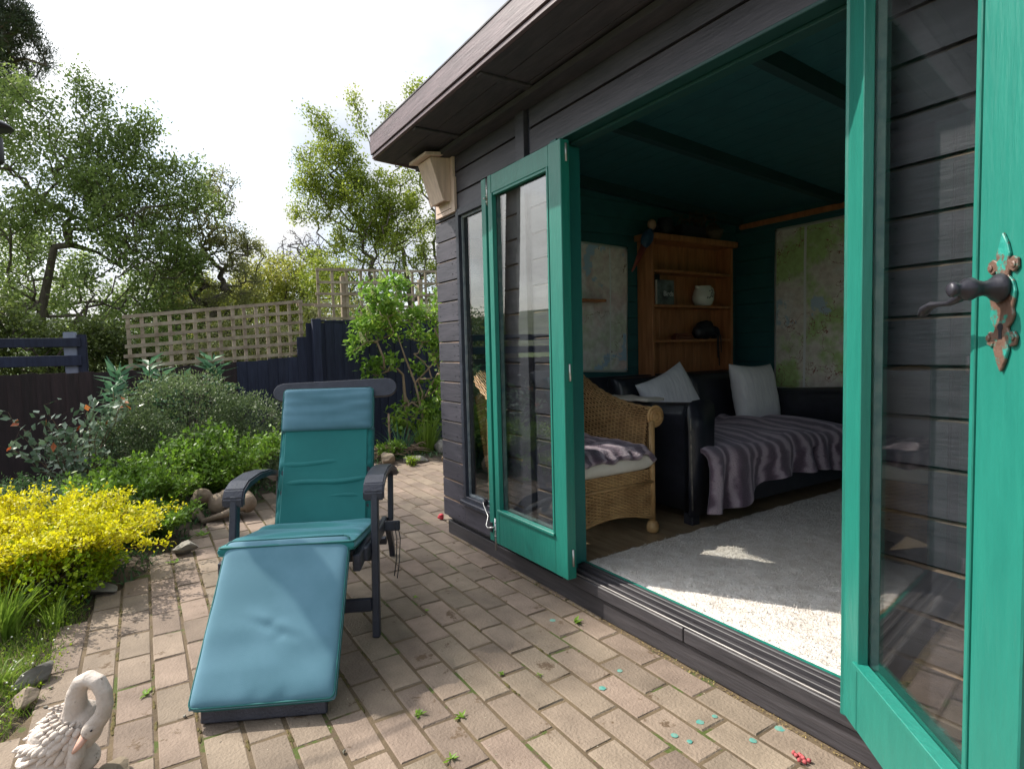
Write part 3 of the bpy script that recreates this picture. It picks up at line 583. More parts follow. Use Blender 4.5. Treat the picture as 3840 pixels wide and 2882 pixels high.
# ---- door leaves: local u along the leaf from the hinge, n out of the face we see, z up
def leaf(hinge, ang, width, z0, z1, flip):
    """ang: direction of u; flip: +1 when the visible face is on the side of +n = rot90(u)"""
    u = Vector((math.cos(ang), math.sin(ang), 0)); nn = Vector((-u.y, u.x, 0)) * flip
    Mx = Matrix(((u.x, nn.x, 0, hinge[0]), (u.y, nn.y, 0, hinge[1]), (0, 0, 1, 0), (0, 0, 0, 1))); return Mx
def frame_leaf(Mx, wd, z0, z1, sl, sr, tr, br, th=.045):
    m = MB(); 
    m.box(0, sl, -th, 0, z0, z1, Mx); m.box(wd - sr, wd, -th, 0, z0, z1, Mx)
    m.box(sl + .0004, wd - sr - .0004, -th + .001, -.0012, z1 - tr, z1 - .0005, Mx); m.box(sl + .0004, wd - sr - .0004, -th + .001, -.0012, z0 + .0005, z0 + br, Mx)
    d = m.build('door', M_teal, sh, bevel=.0025)
    g = MB().box(sl + .004, wd - sr - .004, -.026, -.022, z0 + br - .004, z1 - tr + .004, Mx).build('pane', GLASS, d)
    a0, a1, b0, b1 = sl + .0006, wd - sr - .0006, z0 + br + .0006, z1 - tr - .0006; t = .012
    bd = MB().box(a0, a0 + t, -.021, .003, b0, b1, Mx).box(a1 - t, a1, -.021, .003, b0, b1, Mx).box(a0 + t, a1 - t, -.021, -.002, b1 - t, b1, Mx).box(a0 - .002, a1 + .002, -.021, .010, b0 - .001, b0 + t, Mx).build('glazing_bead', M_teal, d, bevel=.0015)
    MB().box(a0, a0 + t * 1.3, -.043, -.027, b0, b1, Mx).box(a1 - t * 1.3, a1, -.043, -.027, b0, b1, Mx).build('putty_line', M_bead, d)
    return d
# left leaf folded flat against the wall
ML = leaf((-1.897, 1.452), math.pi, 0.648, .14, 1.932, 1)
# u = -X, rot90(u) = (0,-1): visible face towards the patio
dl = frame_leaf(ML, .648 - .068, .14, 1.932, .085, .032, .088, .165)
MB().box(.648 - .068 + .0006, .648 - .042, -.045, -.020, .14, 1.932, ML).build('meeting_rebate', M_teal, dl, bevel=.001)
MB().box(.648 - .0414, .648, -.045, -.004, .141, 1.930, ML).build('meeting_stile', M_teal, dl, bevel=.002)
for za, zb in ((1.79, 1.925), (.15, .29)): MB().box(.590, .606, -.0195, -.015, za, zb, ML).build('bolt_plate', M_iron, dl, bevel=.001)
P3 = lambda u, n, z: ML @ Vector((u, n, z))
bt = MB().tube([P3(.598, -.008, 1.80), P3(.598, -.008, 1.925)], .005, 8).tube([P3(.598, -.004, 1.83), P3(.598, .012, 1.83)], .0045, 8)
for z in (1.815, 1.845, 1.88): bt.box(.592, .604, -.0148, -.003, z - .004, z + .004, ML)
bt.build('bolt', M_steel, dl, True)
bt = MB().tube([P3(.598, -.008, .10), P3(.598, -.008, .26)], .0055, 8).tube([P3(.598, -.004, .215), P3(.608, .012, .215), P3(.622, .02, .21)], .0045, 8)
for z in (.17, .2, .24): bt.box(.592, .604, -.0148, -.003, z - .004, z + .004, ML)
bt.build('bolt', M_steel, dl, True)
MB().box(.618, .640, -.0035, .001, .185, .235, ML).build('hook_plate', M_iron, dl, bevel=.001)
hk = MB(); hp = [P3(.628, .006, .212), P3(.64, .014, .206), P3(.655, .014, .214), Vector((-2.60, 1.478, .245)), Vector((-2.665, 1.49, .285)), Vector((-2.675, 1.493, .30))]
hk.tube(hp, .0028, 6); hk.build('cabin_hook', M_steel, dl, True)
MB().box(-2.69, -2.662, 1.505, 1.5145, .275, .315).lathe([(0.009, 0), (0.011, .004), (.007, .012), (.001, .014)], 10, Matrix.Translation((-2.676, 1.505, .297)) @ Matrix.Rotation(R(90), 4, 'X')).build('hook_eye', M_iron, sh)
for z in (.23, 1.0, 1.88): MB().tube([(-1.8935, 1.478, z - .035), (-1.8935, 1.478, z + .035)], .005, 8).build('hinge', M_steel, dl, True)
# right leaf standing open towards the camera
AR = R(-40); HR = (-.803, 1.500); MR = leaf(HR, AR, .63, .14, 2.03, -1)
dr = frame_leaf(MR, .632, .14, 2.03, .088, .118, .105, .165)
Q = lambda u, n, z: MR @ Vector((u, n, z))
# handle plate
def plate_outline():
    R_ = [(0, -.118), (.010, -.100), (.018, -.078), (.016, -.066), (.022, -.073), (.034, -.070), (.037, -.056), (.030, -.046), (.019, -.048), (.015, -.040), (.024, -.030), (.029, -.018), (.025, -.006), (.029, .008), (.031, .022), (.025, .040), (.014, .050), (.016, .060), (.026, .054), (.036, .062), (.035, .077), (.024, .082), (.014, .076), (.016, .088), (.010, .106), (.002, .126)]
    return R_ + [(-x, z) for x, z in reversed(R_[1:-1])]
HX, HZ = .578, 1.150
Mh = MR @ Matrix.Translation((HX, 0.0005, HZ)) @ Matrix.Rotation(math.pi, 4, 'Z') @ Matrix.Rotation(0, 4, 'X')
ol = [(x * .92, z * .88) for x, z in plate_outline()]
mbp = MB(); mbp.extrude([(-x, z) for x, z in ol], -.005, MR @ Matrix.Translation((HX, .0055, HZ)))
pl = mbp.build('handle_plate', M_rust, dr, bevel=.0012)
for x, z in ((.0255, .059), (-.0255, .059), (.0265, -.050), (-.0265, -.050)): MB().lathe([(.0052, 0), (.0052, .0018), (.003, .0028), (.0005, .0025)], 10, MR @ Matrix.Translation((HX + x, .0055, HZ + z)) @ Matrix.Rotation(R(-90), 4, 'X')).build('plate_screw', M_rust, dr)
lv = MB(); lv.lathe([(.021, 0), (.023, .004), (.020, .010), (.0135, .018), (.011, .026), (.0135, .036), (.018, .044), (.017, .052), (.010, .060), (.0095, .064), (.012, .067), (.0115, .072), (.008, .075)], 18, MR @ Matrix.Translation((HX + .002, .006, HZ + .026)) @ Matrix.Rotation(R(-90), 4, 'X'))
lvp = [(HX, .052, HZ + .024), (HX - .018, .056, HZ + .013), (HX - .040, .058, HZ + .007), (HX - .062, .058, HZ + .008), (HX - .082, .060, HZ + .008), (HX - .098, .062, HZ + .001), (HX - .108, .062, HZ - .008)]
lv.tube([Q(*p) for p in lvp], [.012, .0085, .0055, .0055, .0075, .010, .0075], 10, squash=(1, .8))
lv.build('lever', M_iron, dr, True)
MB().box(HX - .0035, HX + .0035, .0056, .0062, HZ - .052, HZ - .036, MR).lathe([(.006, 0), (.006, .0007)], 10, MR @ Matrix.Translation((HX, .0056, HZ - .034)) @ Matrix.Rotation(R(-90), 4, 'X')).build('keyhole', M_dark, dr)

# ---- bat box under the eaves
bb = thing('bat_box', 'bare pine bat box fixed high on the corner of the dark boards', 'bat box', (-3.03, 1.5, 1.86))
MB().hexa([(-3.15, 1.497, 1.862), (-2.912, 1.497, 1.862), (-2.912, 1.513, 1.862), (-3.15, 1.513, 1.862), (-3.15, 1.497, 2.05), (-2.912, 1.497, 2.05), (-2.912, 1.513, 2.05), (-3.15, 1.513, 2.05)]).box(-3.12, -2.925, 1.4975, 1.5135, 2.0505, 2.185).build('back_plate', M_box, bb, bevel=.001)
MB().hexa([(-3.115, 1.452, 1.925), (-2.955, 1.452, 1.925), (-2.955, 1.466, 1.925), (-3.115, 1.466, 1.925), (-3.115, 1.378, 2.145), (-2.955, 1.378, 2.145), (-2.955, 1.393, 2.15), (-3.115, 1.393, 2.15)]).build('front_panel', M_box, bb, bevel=.001)
for x in (-3.114, -2.973): MB().hexa([(x, 1.467, 1.927), (x + .017, 1.467, 1.927), (x + .017, 1.4965, 1.927), (x, 1.4965, 1.927), (x, 1.394, 2.15), (x + .017, 1.394, 2.15), (x + .017, 1.4965, 2.16), (x, 1.4965, 2.16)]).build('side_panel', M_box, bb, bevel=.001)
MB().hexa([(-3.15, 1.34, 2.148), (-2.925, 1.34, 2.148), (-2.925, 1.4965, 2.166), (-3.15, 1.4965, 2.166), (-3.15, 1.34, 2.163), (-2.925, 1.34, 2.163), (-2.925, 1.4965, 2.182), (-3.15, 1.4965, 2.182)]).build('lid', M_box, bb, bevel=.001)
MB().box(-3.13, -2.95, 1.4955, 1.4968, 1.885, 1.888).build('landing_groove', M_wickdark, bb)

# ================================================================== INSIDE THE SUMMERHOUSE
FZ = .15
# ---- rug
M_fur = M_rug
def rug_fn(x, y): return FZ + .012 + .006 * mnoise.noise(Vector((x * 9, y * 9, 0))) + .0035 * mnoise.noise(Vector((x * 45, y * 45, 2))) + .002 * mnoise.noise(Vector((x * 120, y * 120, 4)))
V = []; nx, nyy = 200, 220
for i in range(nx + 1):
    for j in range(nyy + 1):
        a, b = i / nx, j / nyy; x = -1.985 + 2.2 * a; y = 1.625 + 2.35 * b
        e = min(a, 1 - a, b, 1 - b); wob = .012 * mnoise.noise(Vector((x * 14, y * 14, 9))) * (1 if e < .012 else 0)
        x += -.04 * (b) + wob; y += wob
        V.append((x, y, rug_fn(x, y) - (.012 if e < .004 else 0)))
F = [(i * (nyy + 1) + j, (i + 1) * (nyy + 1) + j, (i + 1) * (nyy + 1) + j + 1, i * (nyy + 1) + j + 1) for i in range(nx) for j in range(nyy)]
rug = tag(add_mesh('rug', V, F, M_rug, None, True), 'pale shaggy rug spread over the summerhouse floor', 'rug')
# tufts of pile along the rug, short fibres
n = 30000; P = np.stack([RNG.uniform(-1.98, -.2, n), RNG.uniform(1.63, 3.4, n), np.full(n, FZ + .012)], 1); D = RNG.normal(size=(n, 3)) * .6; D[:, 2] = RNG.uniform(.25, .9, n)
Vt, Ft = leaf_arrays(P, D, .014, .0022); t = add_mesh('pile', Vt, Ft, M_rug, rug); tag(t, kind='stuff')

# ---- sofa against the gable wall
sf = thing('sofa', 'black leather sofa along the gable wall under the pine shelf unit', 'sofa', (-2.5, 3.2, FZ))
def rounded_arm(y0, y1, nm):
    mb = MB(); xs_ = [-3.04, -2.9, -2.6, -2.3, -2.12, -2.055]; ring = []
    for x in xs_:
        tt = (x + 3.04) / .985; h = .80 - .055 * (1 - tt); c = (y0 + y1) / 2; hw_ = (y1 - y0) / 2; pts = []
        for z, k in ((.22, .86), (.45, .9), (h - .14, .95), (h - .07, 1.04), (h - .025, .98), (h - .004, .7)): pts.append((x, c - hw_ * k, z))
        pts.append((x, c, h))
        for z, k in ((h - .004, .7), (h - .025, .98), (h - .07, 1.06), (h - .14, 1.0), (.45, .95), (.22, .9)): pts.append((x, c + hw_ * k, z))
        ring.append(pts)
    n_ = len(ring[0]); Vv = [p for r_ in ring for p in r_]; Ff = [tuple(range(n_)), tuple((len(ring) - 1) * n_ + k for k in range(n_ - 1, -1, -1))]
    for i in range(len(ring) - 1):
        for k in range(n_): Ff.append((i * n_ + k, i * n_ + (k + 1) % n_, (i + 1) * n_ + (k + 1) % n_, (i + 1) * n_ + k))
    mb.raw(Vv, Ff); o = mb.build(nm, M_leather, sf, bevel=.016); o.data.polygons.foreach_set('use_smooth', np.ones(len(o.data.polygons), dtype=bool)); return o
rounded_arm(2.385, 2.555, 'arm'); rounded_arm(3.93, 4.09, 'arm')
MB().hexa([(-3.05, 2.50, .2), (-2.80, 2.50, .2), (-2.80, 4.0, .2), (-3.05, 4.0, .2), (-3.09, 2.45, .90), (-2.93, 2.45, .90), (-2.93, 4.02, .90), (-3.09, 4.02, .90)]).build('backrest', M_leather, sf, True, bevel=.04)
MB().box(-2.98, -2.07, 2.54, 3.94, .2, .36).build('base', M_leather, sf, bevel=.015)
for y0 in (2.575, 3.255): cushion('seat_cushion', (-2.5, y0 + .335, .43), (1, 0, 0), (0, 1, 0), (0, 0, 1), .44, .335, .085, M_leather, sf, p=10, puff=.3)
for y0 in (2.57, 3.25): cushion('back_cushion', (-2.84, y0 + .335, .68), (.18, 0, -.98), (0, 1, 0), (.98, 0, .18), .22, .33, .09, M_leather, sf, p=8, puff=.35)
for x in (-2.98, -2.10):
    for y in (2.44, 4.03): MB().box(x - .03, x + .03, y - .03, y + .03, FZ, .215).build('foot', M_dark, sf, bevel=.004)
MB().tube([(-2.052, 2.392, .24), (-2.052, 2.386, .50), (-2.052, 2.382, .66), (-2.06, 2.388, .735), (-2.08, 2.40, .770)], .0045, 6).build('arm_piping', mat('worn_piping', (.05, .05, .055), (.24, .22, .20), rough=.5, nscale=30), sf, True)
# ---- striped fur throw
def throwmat():
    m = bpy.data.materials.new('striped_fur'); m.use_nodes = True; n, l = nodes_of(m); b = n['Principled BSDF']; b.inputs['Roughness'].default_value = .95; b.inputs['Sheen Weight'].default_value = .5; b.inputs['Sheen Tint'].default_value = (.8, .75, .9, 1)
    a = n.new('ShaderNodeAttribute'); a.attribute_name = 'UVMap'; uv = n.new('ShaderNodeUVMap'); nz = n.new('ShaderNodeTexNoise'); nz.inputs['Scale'].default_value = 9; nz.inputs['Detail'].default_value = 4
    mp = n.new('ShaderNodeMapping'); l.new(uv.outputs['UV'], mp.inputs['Vector']); l.new(mp.outputs['Vector'], nz.inputs['Vector'])
    ma = n.new('ShaderNodeMix'); ma.data_type = 'RGBA'; ma.blend_type = 'ADD'; ma.inputs['Factor'].default_value = .05; l.new(mp.outputs['Vector'], ma.inputs[6]); l.new(nz.outputs['Color'], ma.inputs[7])
    wv = n.new('ShaderNodeTexWave'); wv.wave_type = 'BANDS'; wv.bands_direction = 'X'; wv.inputs['Scale'].default_value = 2.1; wv.inputs['Distortion'].default_value = 4.5; wv.inputs['Detail'].default_value = 5; wv.inputs['Detail Scale'].default_value = 2.2
    l.new(ma.outputs[2], wv.inputs['Vector']); r = n.new('ShaderNodeValToRGB'); cr_ = r.color_ramp; cr_.elements[0].color = (.085, .058, .082, 1); cr_.elements[0].position = .12; cr_.elements[1].color = (.42, .34, .39, 1); cr_.elements[1].position = .95
    e = cr_.elements.new(.5); e.color = (.16, .11, .15, 1); l.new(wv.outputs['Fac'], r.inputs['Fac']); l.new(r.outputs['Color'], b.inputs['Base Color'])
    g = n.new('ShaderNodeNewGeometry'); nb = n.new('ShaderNodeTexNoise'); nb.inputs['Scale'].default_value = 120; nb.inputs['Detail'].default_value = 5; l.new(g.outputs['Position'], nb.inputs['Vector']); bp = n.new('ShaderNodeBump'); bp.inputs['Strength'].default_value = 1; bp.inputs['Distance'].default_value = .008
    l.new(nb.outputs['Fac'], bp.inputs['Height']); l.new(bp.outputs['Normal'], b.inputs['Normal']); return m
M_throw = throwmat()
def uvgrid(name, nu, nv, fn, m, parent=None, thick=.0, su=1, sv=1):
    o = grid(name, nu, nv, fn, m, parent, True, thick); uvl = o.data.uv_layers.new(name='UVMap'); U = np.linspace(0, 1, nu); Vv = np.linspace(0, 1, nv)
    vi = np.zeros(len(o.data.loops), dtype=np.int32); o.data.loops.foreach_get('vertex_index', vi); uvl.data.foreach_set('uv', np.stack([U[vi // nv] * su, Vv[vi % nv] * sv], 1).ravel()); return o
HEM = [(0, .235), (.10, .225), (.18, .235), (.30, .30), (.36, .325), (.50, .345), (.75, .325), (1, .27)]
def hem(a):
    for (x0, z0), (x1, z1) in zip(HEM, HEM[1:]):
        if a <= x1: return z0 + (z1 - z0) * (a - x0) / (x1 - x0)
    return HEM[-1][1]
def throw_fn(a, b):
    y = 2.47 + a * 1.36; fold = .016 * math.sin(a * 34 + 1.5 * math.sin(a * 9)) + .02 * mnoise.noise(Vector((a * 7, b * 2, 0))); lump = .03 * mnoise.noise(Vector((a * 4.2, b * 3.1, 5)))
    y -= .10 * max(0, b - .5) * (1 - a) ; top = .535
    if b < .6:
        t = b / .6; x = -2.78 + (-2.06 + 2.78) * t; z = top + .03 * math.sin(math.pi * t) + lump + fold * .6 + (.05 if t < .15 else 0) * (.15 - t) / .15
    elif b < .7:
        t = (b - .6) / .1 * math.pi / 2; x = -2.06 + .055 * math.sin(t) + fold * .5; z = top - .055 * (1 - math.cos(t)) + lump * (1 - t / 1.57)
    else:
        t = (b - .7) / .3; x = -2.005 + fold * (1 + t) + .02 * t; z = (top - .055) * (1 - t) + hem(a) * t
    return (x, y, z)
tag(uvgrid('throw', 110, 64, throw_fn, M_throw, None, .02, 2.3, 1.0), 'mauve striped fur throw draped over the black sofa seat', 'throw')
# ---- pillows on the sofa
def pillow(O, A, Wd, size, th, label, seed, m=M_white, nm='pillow', cat='pillow', grp=None):
    A = Vector(A).normalized(); Wd = Vector(Wd); Wd = (Wd - A * Wd.dot(A)).normalized(); N = A.cross(Wd)
    def warp(a, b, aa, bb):
        k = 1 - .10 * (1 - abs(b)) * abs(a) ** 3 ; k2 = 1 - .10 * (1 - abs(a)) * abs(b) ** 3; return aa * k2 ** .0 * (1 - .09 * math.cos(b * math.pi / 2) * abs(a) ** 4), bb * (1 - .09 * math.cos(a * math.pi / 2) * abs(b) ** 4)
    o = cushion(nm, O, A, Wd, N, size / 2, size / 2, th, m, None, p=3.2, puff=.55, wr=.012, seed=seed, warp=warp, na=34, nw=34); tag(o, label, cat, grp); return o
pillow((-2.66, 2.92, .725), (-.30, -.30, .90), (.0, .95, .28), .44, .085, 'white cotton pillow slumped corner up beside the near sofa arm', 3)
pillow((-2.62, 3.72, .745), (-.22, .05, .95), (.10, .98, -.08), .43, .085, 'white cotton pillow standing upright against the far end of the sofa', 9)
# ---- pine wall shelf unit
bc = thing('shelf_unit', 'pine wall shelf unit with cornice hung above the sofa', 'shelves', (-3.0, 3.48, .9))
y0, y1 = 3.04, 3.915; xb, xf = -3.095, -2.95
MB().box(xb, xf, y0, y0 + .022, .80, 1.84).build('side_panel', M_pine, bc, bevel=.0015); MB().box(xb, xf, y1 - .022, y1, .80, 1.84).build('side_panel', M_pine, bc, bevel=.0015)
MB().box(xb, xf + .025, y0 - .035, y1 + .035, 1.841, 1.885).build('cornice', M_pine, bc, bevel=.006)
for z in (.83, 1.125, 1.375, 1.62): MB().box(xb + .012, xf - .004, y0 + .0225, y1 - .0225, z, z + .018).build('shelf', M_pine, bc, bevel=.001)
k = 9; wd_ = (y1 - y0 - .046) / k
for i in range(k): MB().box(xb + .001, xb + .010, y0 + .023 + i * wd_ + .001, y0 + .023 + (i + 1) * wd_ - .001, .80, 1.84).build('back_board', M_pine, bc, bevel=.001)
# book, jug, small things
def textobj(txt, size, Mx, m, parent, name='lettering', ext=.0004):
    cu_ = bpy.data.curves.new(name, 'FONT'); cu_.body = txt; cu_.size = size; cu_.extrude = ext; cu_.align_x = 'LEFT'; tmp = bpy.data.objects.new('tmp_text', cu_); COL.objects.link(tmp)
    dg = bpy.context.evaluated_depsgraph_get(); me_ = bpy.data.meshes.new_from_object(tmp.evaluated_get(dg)); bpy.data.objects.remove(tmp); me_.transform(Mx); me_.materials.clear(); me_.materials.append(m)
    o = bpy.data.objects.new(name, me_); COL.objects.link(o)
    if parent is not None: o.parent = parent; o.matrix_parent_inverse = Matrix.Translation(-Vector(parent.location))
    return o
M_print = mat('white_print', (.75, .75, .75), rough=.6)
bk = thing('book', 'bird book standing cover out on the second shelf', 'book', (-2.99, 3.20, 1.393))
MB().box(-2.985, -2.965, 3.105, 3.275, 1.3935, 1.568).build('cover', mat('book_cover', (.02, .024, .03), (.16, .20, .20), rough=.3, nscale=14), bk, bevel=.001)
MB().box(-2.984, -2.967, 3.1045, 3.108, 1.396, 1.566).build('pages', M_cream, bk)
MT = Matrix(((0, 0, 1, -2.9645), (1, 0, 0, 3.165), (0, 1, 0, 1.455), (0, 0, 0, 1)))
textobj('Birds', .050, MT, M_print, bk)
jg = thing('jug', 'white glazed jug with grey flower print on the second shelf', 'jug', (-3.01, 3.66, 1.393))
Mj = Matrix.Translation((-3.01, 3.64, 1.3935))
MB().lathe([(.052, 0), (.066, .012), (.080, .045), (.081, .075), (.070, .115), (.060, .140), (.062, .150), (.058, .150), (.056, .140), (.064, .11), (.070, .07), (.06, .02), (.01, .012)], 24, Mj).build('body', M_ceramic, jg, True)
hp = [(-3.01, 3.64 + a, 1.3935 + b) for a, b in ((.062, .135), (.085, .145), (.108, .135), (.118, .105), (.112, .06), (.098, .035), (.078, .03))]
MB().tube(hp, .0085, 8).build('handle', M_ceramic, jg, True)
MB().hexa([(-3.03, 3.588, 1.50), (-2.99, 3.588, 1.50), (-2.99, 3.60, 1.50), (-3.03, 3.60, 1.50), (-3.022, 3.560, 1.545), (-2.998, 3.560, 1.545), (-2.992, 3.59, 1.543), (-3.028, 3.59, 1.543)]).build('spout', M_ceramic, jg, bevel=.003)
M_grey = mat('grey_print', (.16, .17, .16), rough=.3); fm = MB(); r_ = random.Random(2)
for i in range(16):
    th_ = r_.uniform(-.5, .5); z = r_.uniform(.055, .115); rr_ = .0815 - abs(z - .06) * .22; c = Vector((-3.01 + rr_ * math.cos(th_), 3.64 + rr_ * math.sin(th_), 1.3935 + z)); fm.ell(c, (.003, .008, .006), 8, 5)
tag(fm.build('flower_print', M_grey, jg), kind='stuff')
bg_ = MB().ell((-3.01, 3.66, 1.215), (.055, .10, .068), 18, 10, None, .12, 4).ell((-3.01, 3.59, 1.20), (.05, .05, .055), 12, 8).ell((-3.0, 3.75, 1.195), (.045, .045, .05), 12, 8)
bino = thing('binocular_bag', 'dark bag with dangling straps on the third shelf', 'bag', (-3.01, 3.66, 1.144)); bg_.build('bag', M_dark, bino, True)
for dy, ln_ in ((.06, .16), (.075, .22), (.10, .12)): MB().tube([(-2.96, 3.66 + dy - .02, 1.20), (-2.945, 3.66 + dy, 1.165), (-2.942, 3.66 + dy, 1.16 - ln_ * .5), (-2.943, 3.665 + dy, 1.16 - ln_)], .004, 6).build('strap', M_dark, bino, True)
tag(MB().box(-3.04, -2.99, 3.32, 3.50, 1.1435, 1.172).box(-3.035, -3.0, 3.34, 3.46, 1.1722, 1.19).build('tin_box', mat('dull_red_tin', (.14, .03, .02), (.2, .06, .03), rough=.4), None, bevel=.003), 'dull red flat tin lying on the third shelf', 'tin')
tag(MB().box(-3.05, -2.99, 3.075, 3.10, 1.1435, 1.27).build('card', mat('pale_green_card', (.28, .40, .36), rough=.8)), 'pale green card leaning at the left of the third shelf', 'card')
tag(MB().box(-3.06, -2.99, 3.075, 3.16, 1.3935, 1.62 - .01).build('dark_box', M_dark, None, bevel=.003), 'black box standing behind the bird book', 'box')
# clutter on top
tag(MB().box(-3.07, -2.96, 3.36, 3.62, 1.886, 1.975).build('storage_box', M_dark, None, bevel=.006), 'low black box on top of the shelf unit', 'box')
tag(MB().lathe([(.05, 0), (.06, .05), (.05, .12), (.045, .13)], 14, Matrix.Translation((-3.02, 3.25, 1.886))).build('pot', M_dark, None, True), 'dark round pot on top of the shelf unit', 'pot')
ba = MB().ell((-3.0, 3.74, 1.945), (.07, .085, .058), 16, 10, None, .15, 6).tube([(-3.0, 3.66, 1.96), (-3.0, 3.70, 2.02), (-3.0, 3.78, 2.02), (-3.0, 3.82, 1.96)], .006, 6)
tag(ba.build('basket', mat('grey_basket', (.07, .05, .035), (.12, .09, .06), nscale=60, bump=1), None, True), 'small brown basket on top of the shelf unit by the corner', 'basket')
tw = MB(); r_ = random.Random(8)
for i in range(26): 
    a0 = Vector((-3.0 + r_.uniform(-.04, .05), 3.3 + r_.uniform(0, .45), 1.98)); tw.tube([a0, a0 + Vector((r_.uniform(-.03, .05), r_.uniform(-.06, .06), r_.uniform(.03, .09))), a0 + Vector((r_.uniform(-.03, .08), r_.uniform(-.12, .12), r_.uniform(.02, .10)))], .003, 4)
tag(tw.build('dried_twigs', mat('dry_brown', (.06, .035, .02), (.10, .06, .035)), None, True), 'tangle of dried twigs lying on top of the shelf unit', 'twigs', kind='stuff')
# painted bird ornament hanging at the left end of the shelf
br = thing('bird_ornament', 'painted bird ornament with blue body and red tail at the left of the shelf unit', 'ornament', (-2.92, 2.95, 1.80))
MB().ell((-2.90, 2.945, 1.83), (.035, .045, .075), 14, 10, Matrix.Rotation(R(-30), 4, 'X')).build('body', mat('dull_blue_paint', (.015, .045, .10), (.03, .08, .15), rough=.5, nscale=30), br, True)
MB().ell((-2.90, 2.99, 1.925), (.028, .034, .038), 12, 8).build('head', mat('tan_paint', (.30, .17, .11), (.36, .22, .15), rough=.5), br, True)
MB().tube([(-2.90, 2.925, 1.79), (-2.905, 2.87, 1.70), (-2.91, 2.81, 1.60)], [.028, .022, .006], 8, squash=(.4, 1)).build('tail', mat('dull_red_paint', (.16, .03, .025), (.22, .05, .03), rough=.5), br, True)
MB().tube([(-2.90, 3.02, 1.93), (-2.895, 3.04, 1.92), (-2.893, 3.045, 1.90)], [.010, .007, .002], 6).build('beak', M_dark, br, True)
# timber rail under the ceiling, two little wall shelves
MB().hexa([(-3.05, 4.115, 2.012), (1.2, 4.115, 2.012), (1.2, 4.148, 2.012), (-3.05, 4.148, 2.012), (-3.05, 4.115, 2.052), (1.2, 4.115, 2.052), (1.2, 4.148, 2.052), (-3.05, 4.148, 2.052)]).build('picture_rail', M_pine, sh, bevel=.008)
for z, yb, lab in ((1.402, 2.655, 'upper of two small pine wall shelves left of the shelf unit'), (.812, 2.66, 'lower of two small pine wall shelves behind the wicker chair')):
    tag(MB().box(-3.095, -2.99, yb - .45, yb, z, z + .018).build('wall_shelf', M_pine, None, bevel=.002), lab, 'shelf', 'small pine wall shelves')
# ---- maps
def mapmat(name, sea, cols, thr, off, line=(.30, .22, .16)):
    m = bpy.data.materials.new(name); m.use_nodes = True; n, l = nodes_of(m); b = n['Principled BSDF']; b.inputs['Roughness'].default_value = .55
    g = n.new('ShaderNodeNewGeometry'); mp = n.new('ShaderNodeMapping'); mp.inputs['Location'].default_value = off; l.new(g.outputs['Position'], mp.inputs['Vector'])
    def N(s, d=6): x = n.new('ShaderNodeTexNoise'); x.inputs['Scale'].default_value = s; x.inputs['Detail'].default_value = d; x.inputs['Roughness'].default_value = .6; l.new(mp.outputs['Vector'], x.inputs['Vector']); return x
    a = N(2.2); r = n.new('ShaderNodeValToRGB'); r.color_ramp.elements[0].position = .40; r.color_ramp.elements[0].color = lin(cols[0]); r.color_ramp.elements[1].position = .62; r.color_ramp.elements[1].color = lin(cols[-1])
    for i, c in enumerate(cols[1:-1]): e = r.color_ramp.elements.new(.40 + .22 * (i + 1) / (len(cols) - 1)); e.color = lin(c)
    l.new(a.outputs['Fac'], r.inputs['Fac']); f = N(22, 8); mxf = n.new('ShaderNodeMix'); mxf.data_type = 'RGBA'; mxf.blend_type = 'MULTIPLY'; rf = n.new('ShaderNodeValToRGB'); rf.color_ramp.elements[0].position = .35; rf.color_ramp.elements[0].color = (.66, .62, .60, 1); rf.color_ramp.elements[1].position = .6; l.new(f.outputs['Fac'], rf.inputs['Fac'])
    mxf.inputs['Factor'].default_value = .6; l.new(r.outputs['Color'], mxf.inputs[6]); l.new(rf.outputs['Color'], mxf.inputs[7])
    s = N(1.5, 9); rs_ = n.new('ShaderNodeValToRGB'); rs_.color_ramp.elements[0].position = thr; rs_.color_ramp.elements[1].position = thr + .01; l.new(s.outputs['Fac'], rs_.inputs['Fac'])
    m1 = n.new('ShaderNodeMix'); m1.data_type = 'RGBA'; l.new(rs_.outputs['Color'], m1.inputs['Factor']); m1.inputs[6].default_value = lin(sea); l.new(mxf.outputs[2], m1.inputs[7])
    k = N(2.3, 5); pp = n.new('ShaderNodeMath'); pp.operation = 'SUBTRACT'; pp.inputs[1].default_value = .5; l.new(k.outputs['Fac'], pp.inputs[0]); ab = n.new('ShaderNodeMath'); ab.operation = 'ABSOLUTE'; l.new(pp.outputs[0], ab.inputs[0]); lt = n.new('ShaderNodeMath'); lt.operation = 'LESS_THAN'; lt.inputs[1].default_value = .0022; l.new(ab.outputs[0], lt.inputs[0])
    m2 = n.new('ShaderNodeMix'); m2.data_type = 'RGBA'; l.new(lt.outputs[0], m2.inputs['Factor']); l.new(m1.outputs[2], m2.inputs[6]); m2.inputs[7].default_value = lin(line); l.new(m2.outputs[2], b.inputs['Base Color']); return m
M_map1 = mapmat('road_map_print', (.42, .58, .74), [(.82, .78, .72), (.76, .62, .62), (.84, .82, .82), (.68, .74, .62)], .42, (3.1, .7, 0)); M_map2 = mapmat('relief_map_print', (.46, .60, .70), [(.50, .70, .30), (.78, .78, .70), (.78, .72, .68), (.86, .86, .84)], .36, (0, .3, 1.3), (.32, .16, .13))
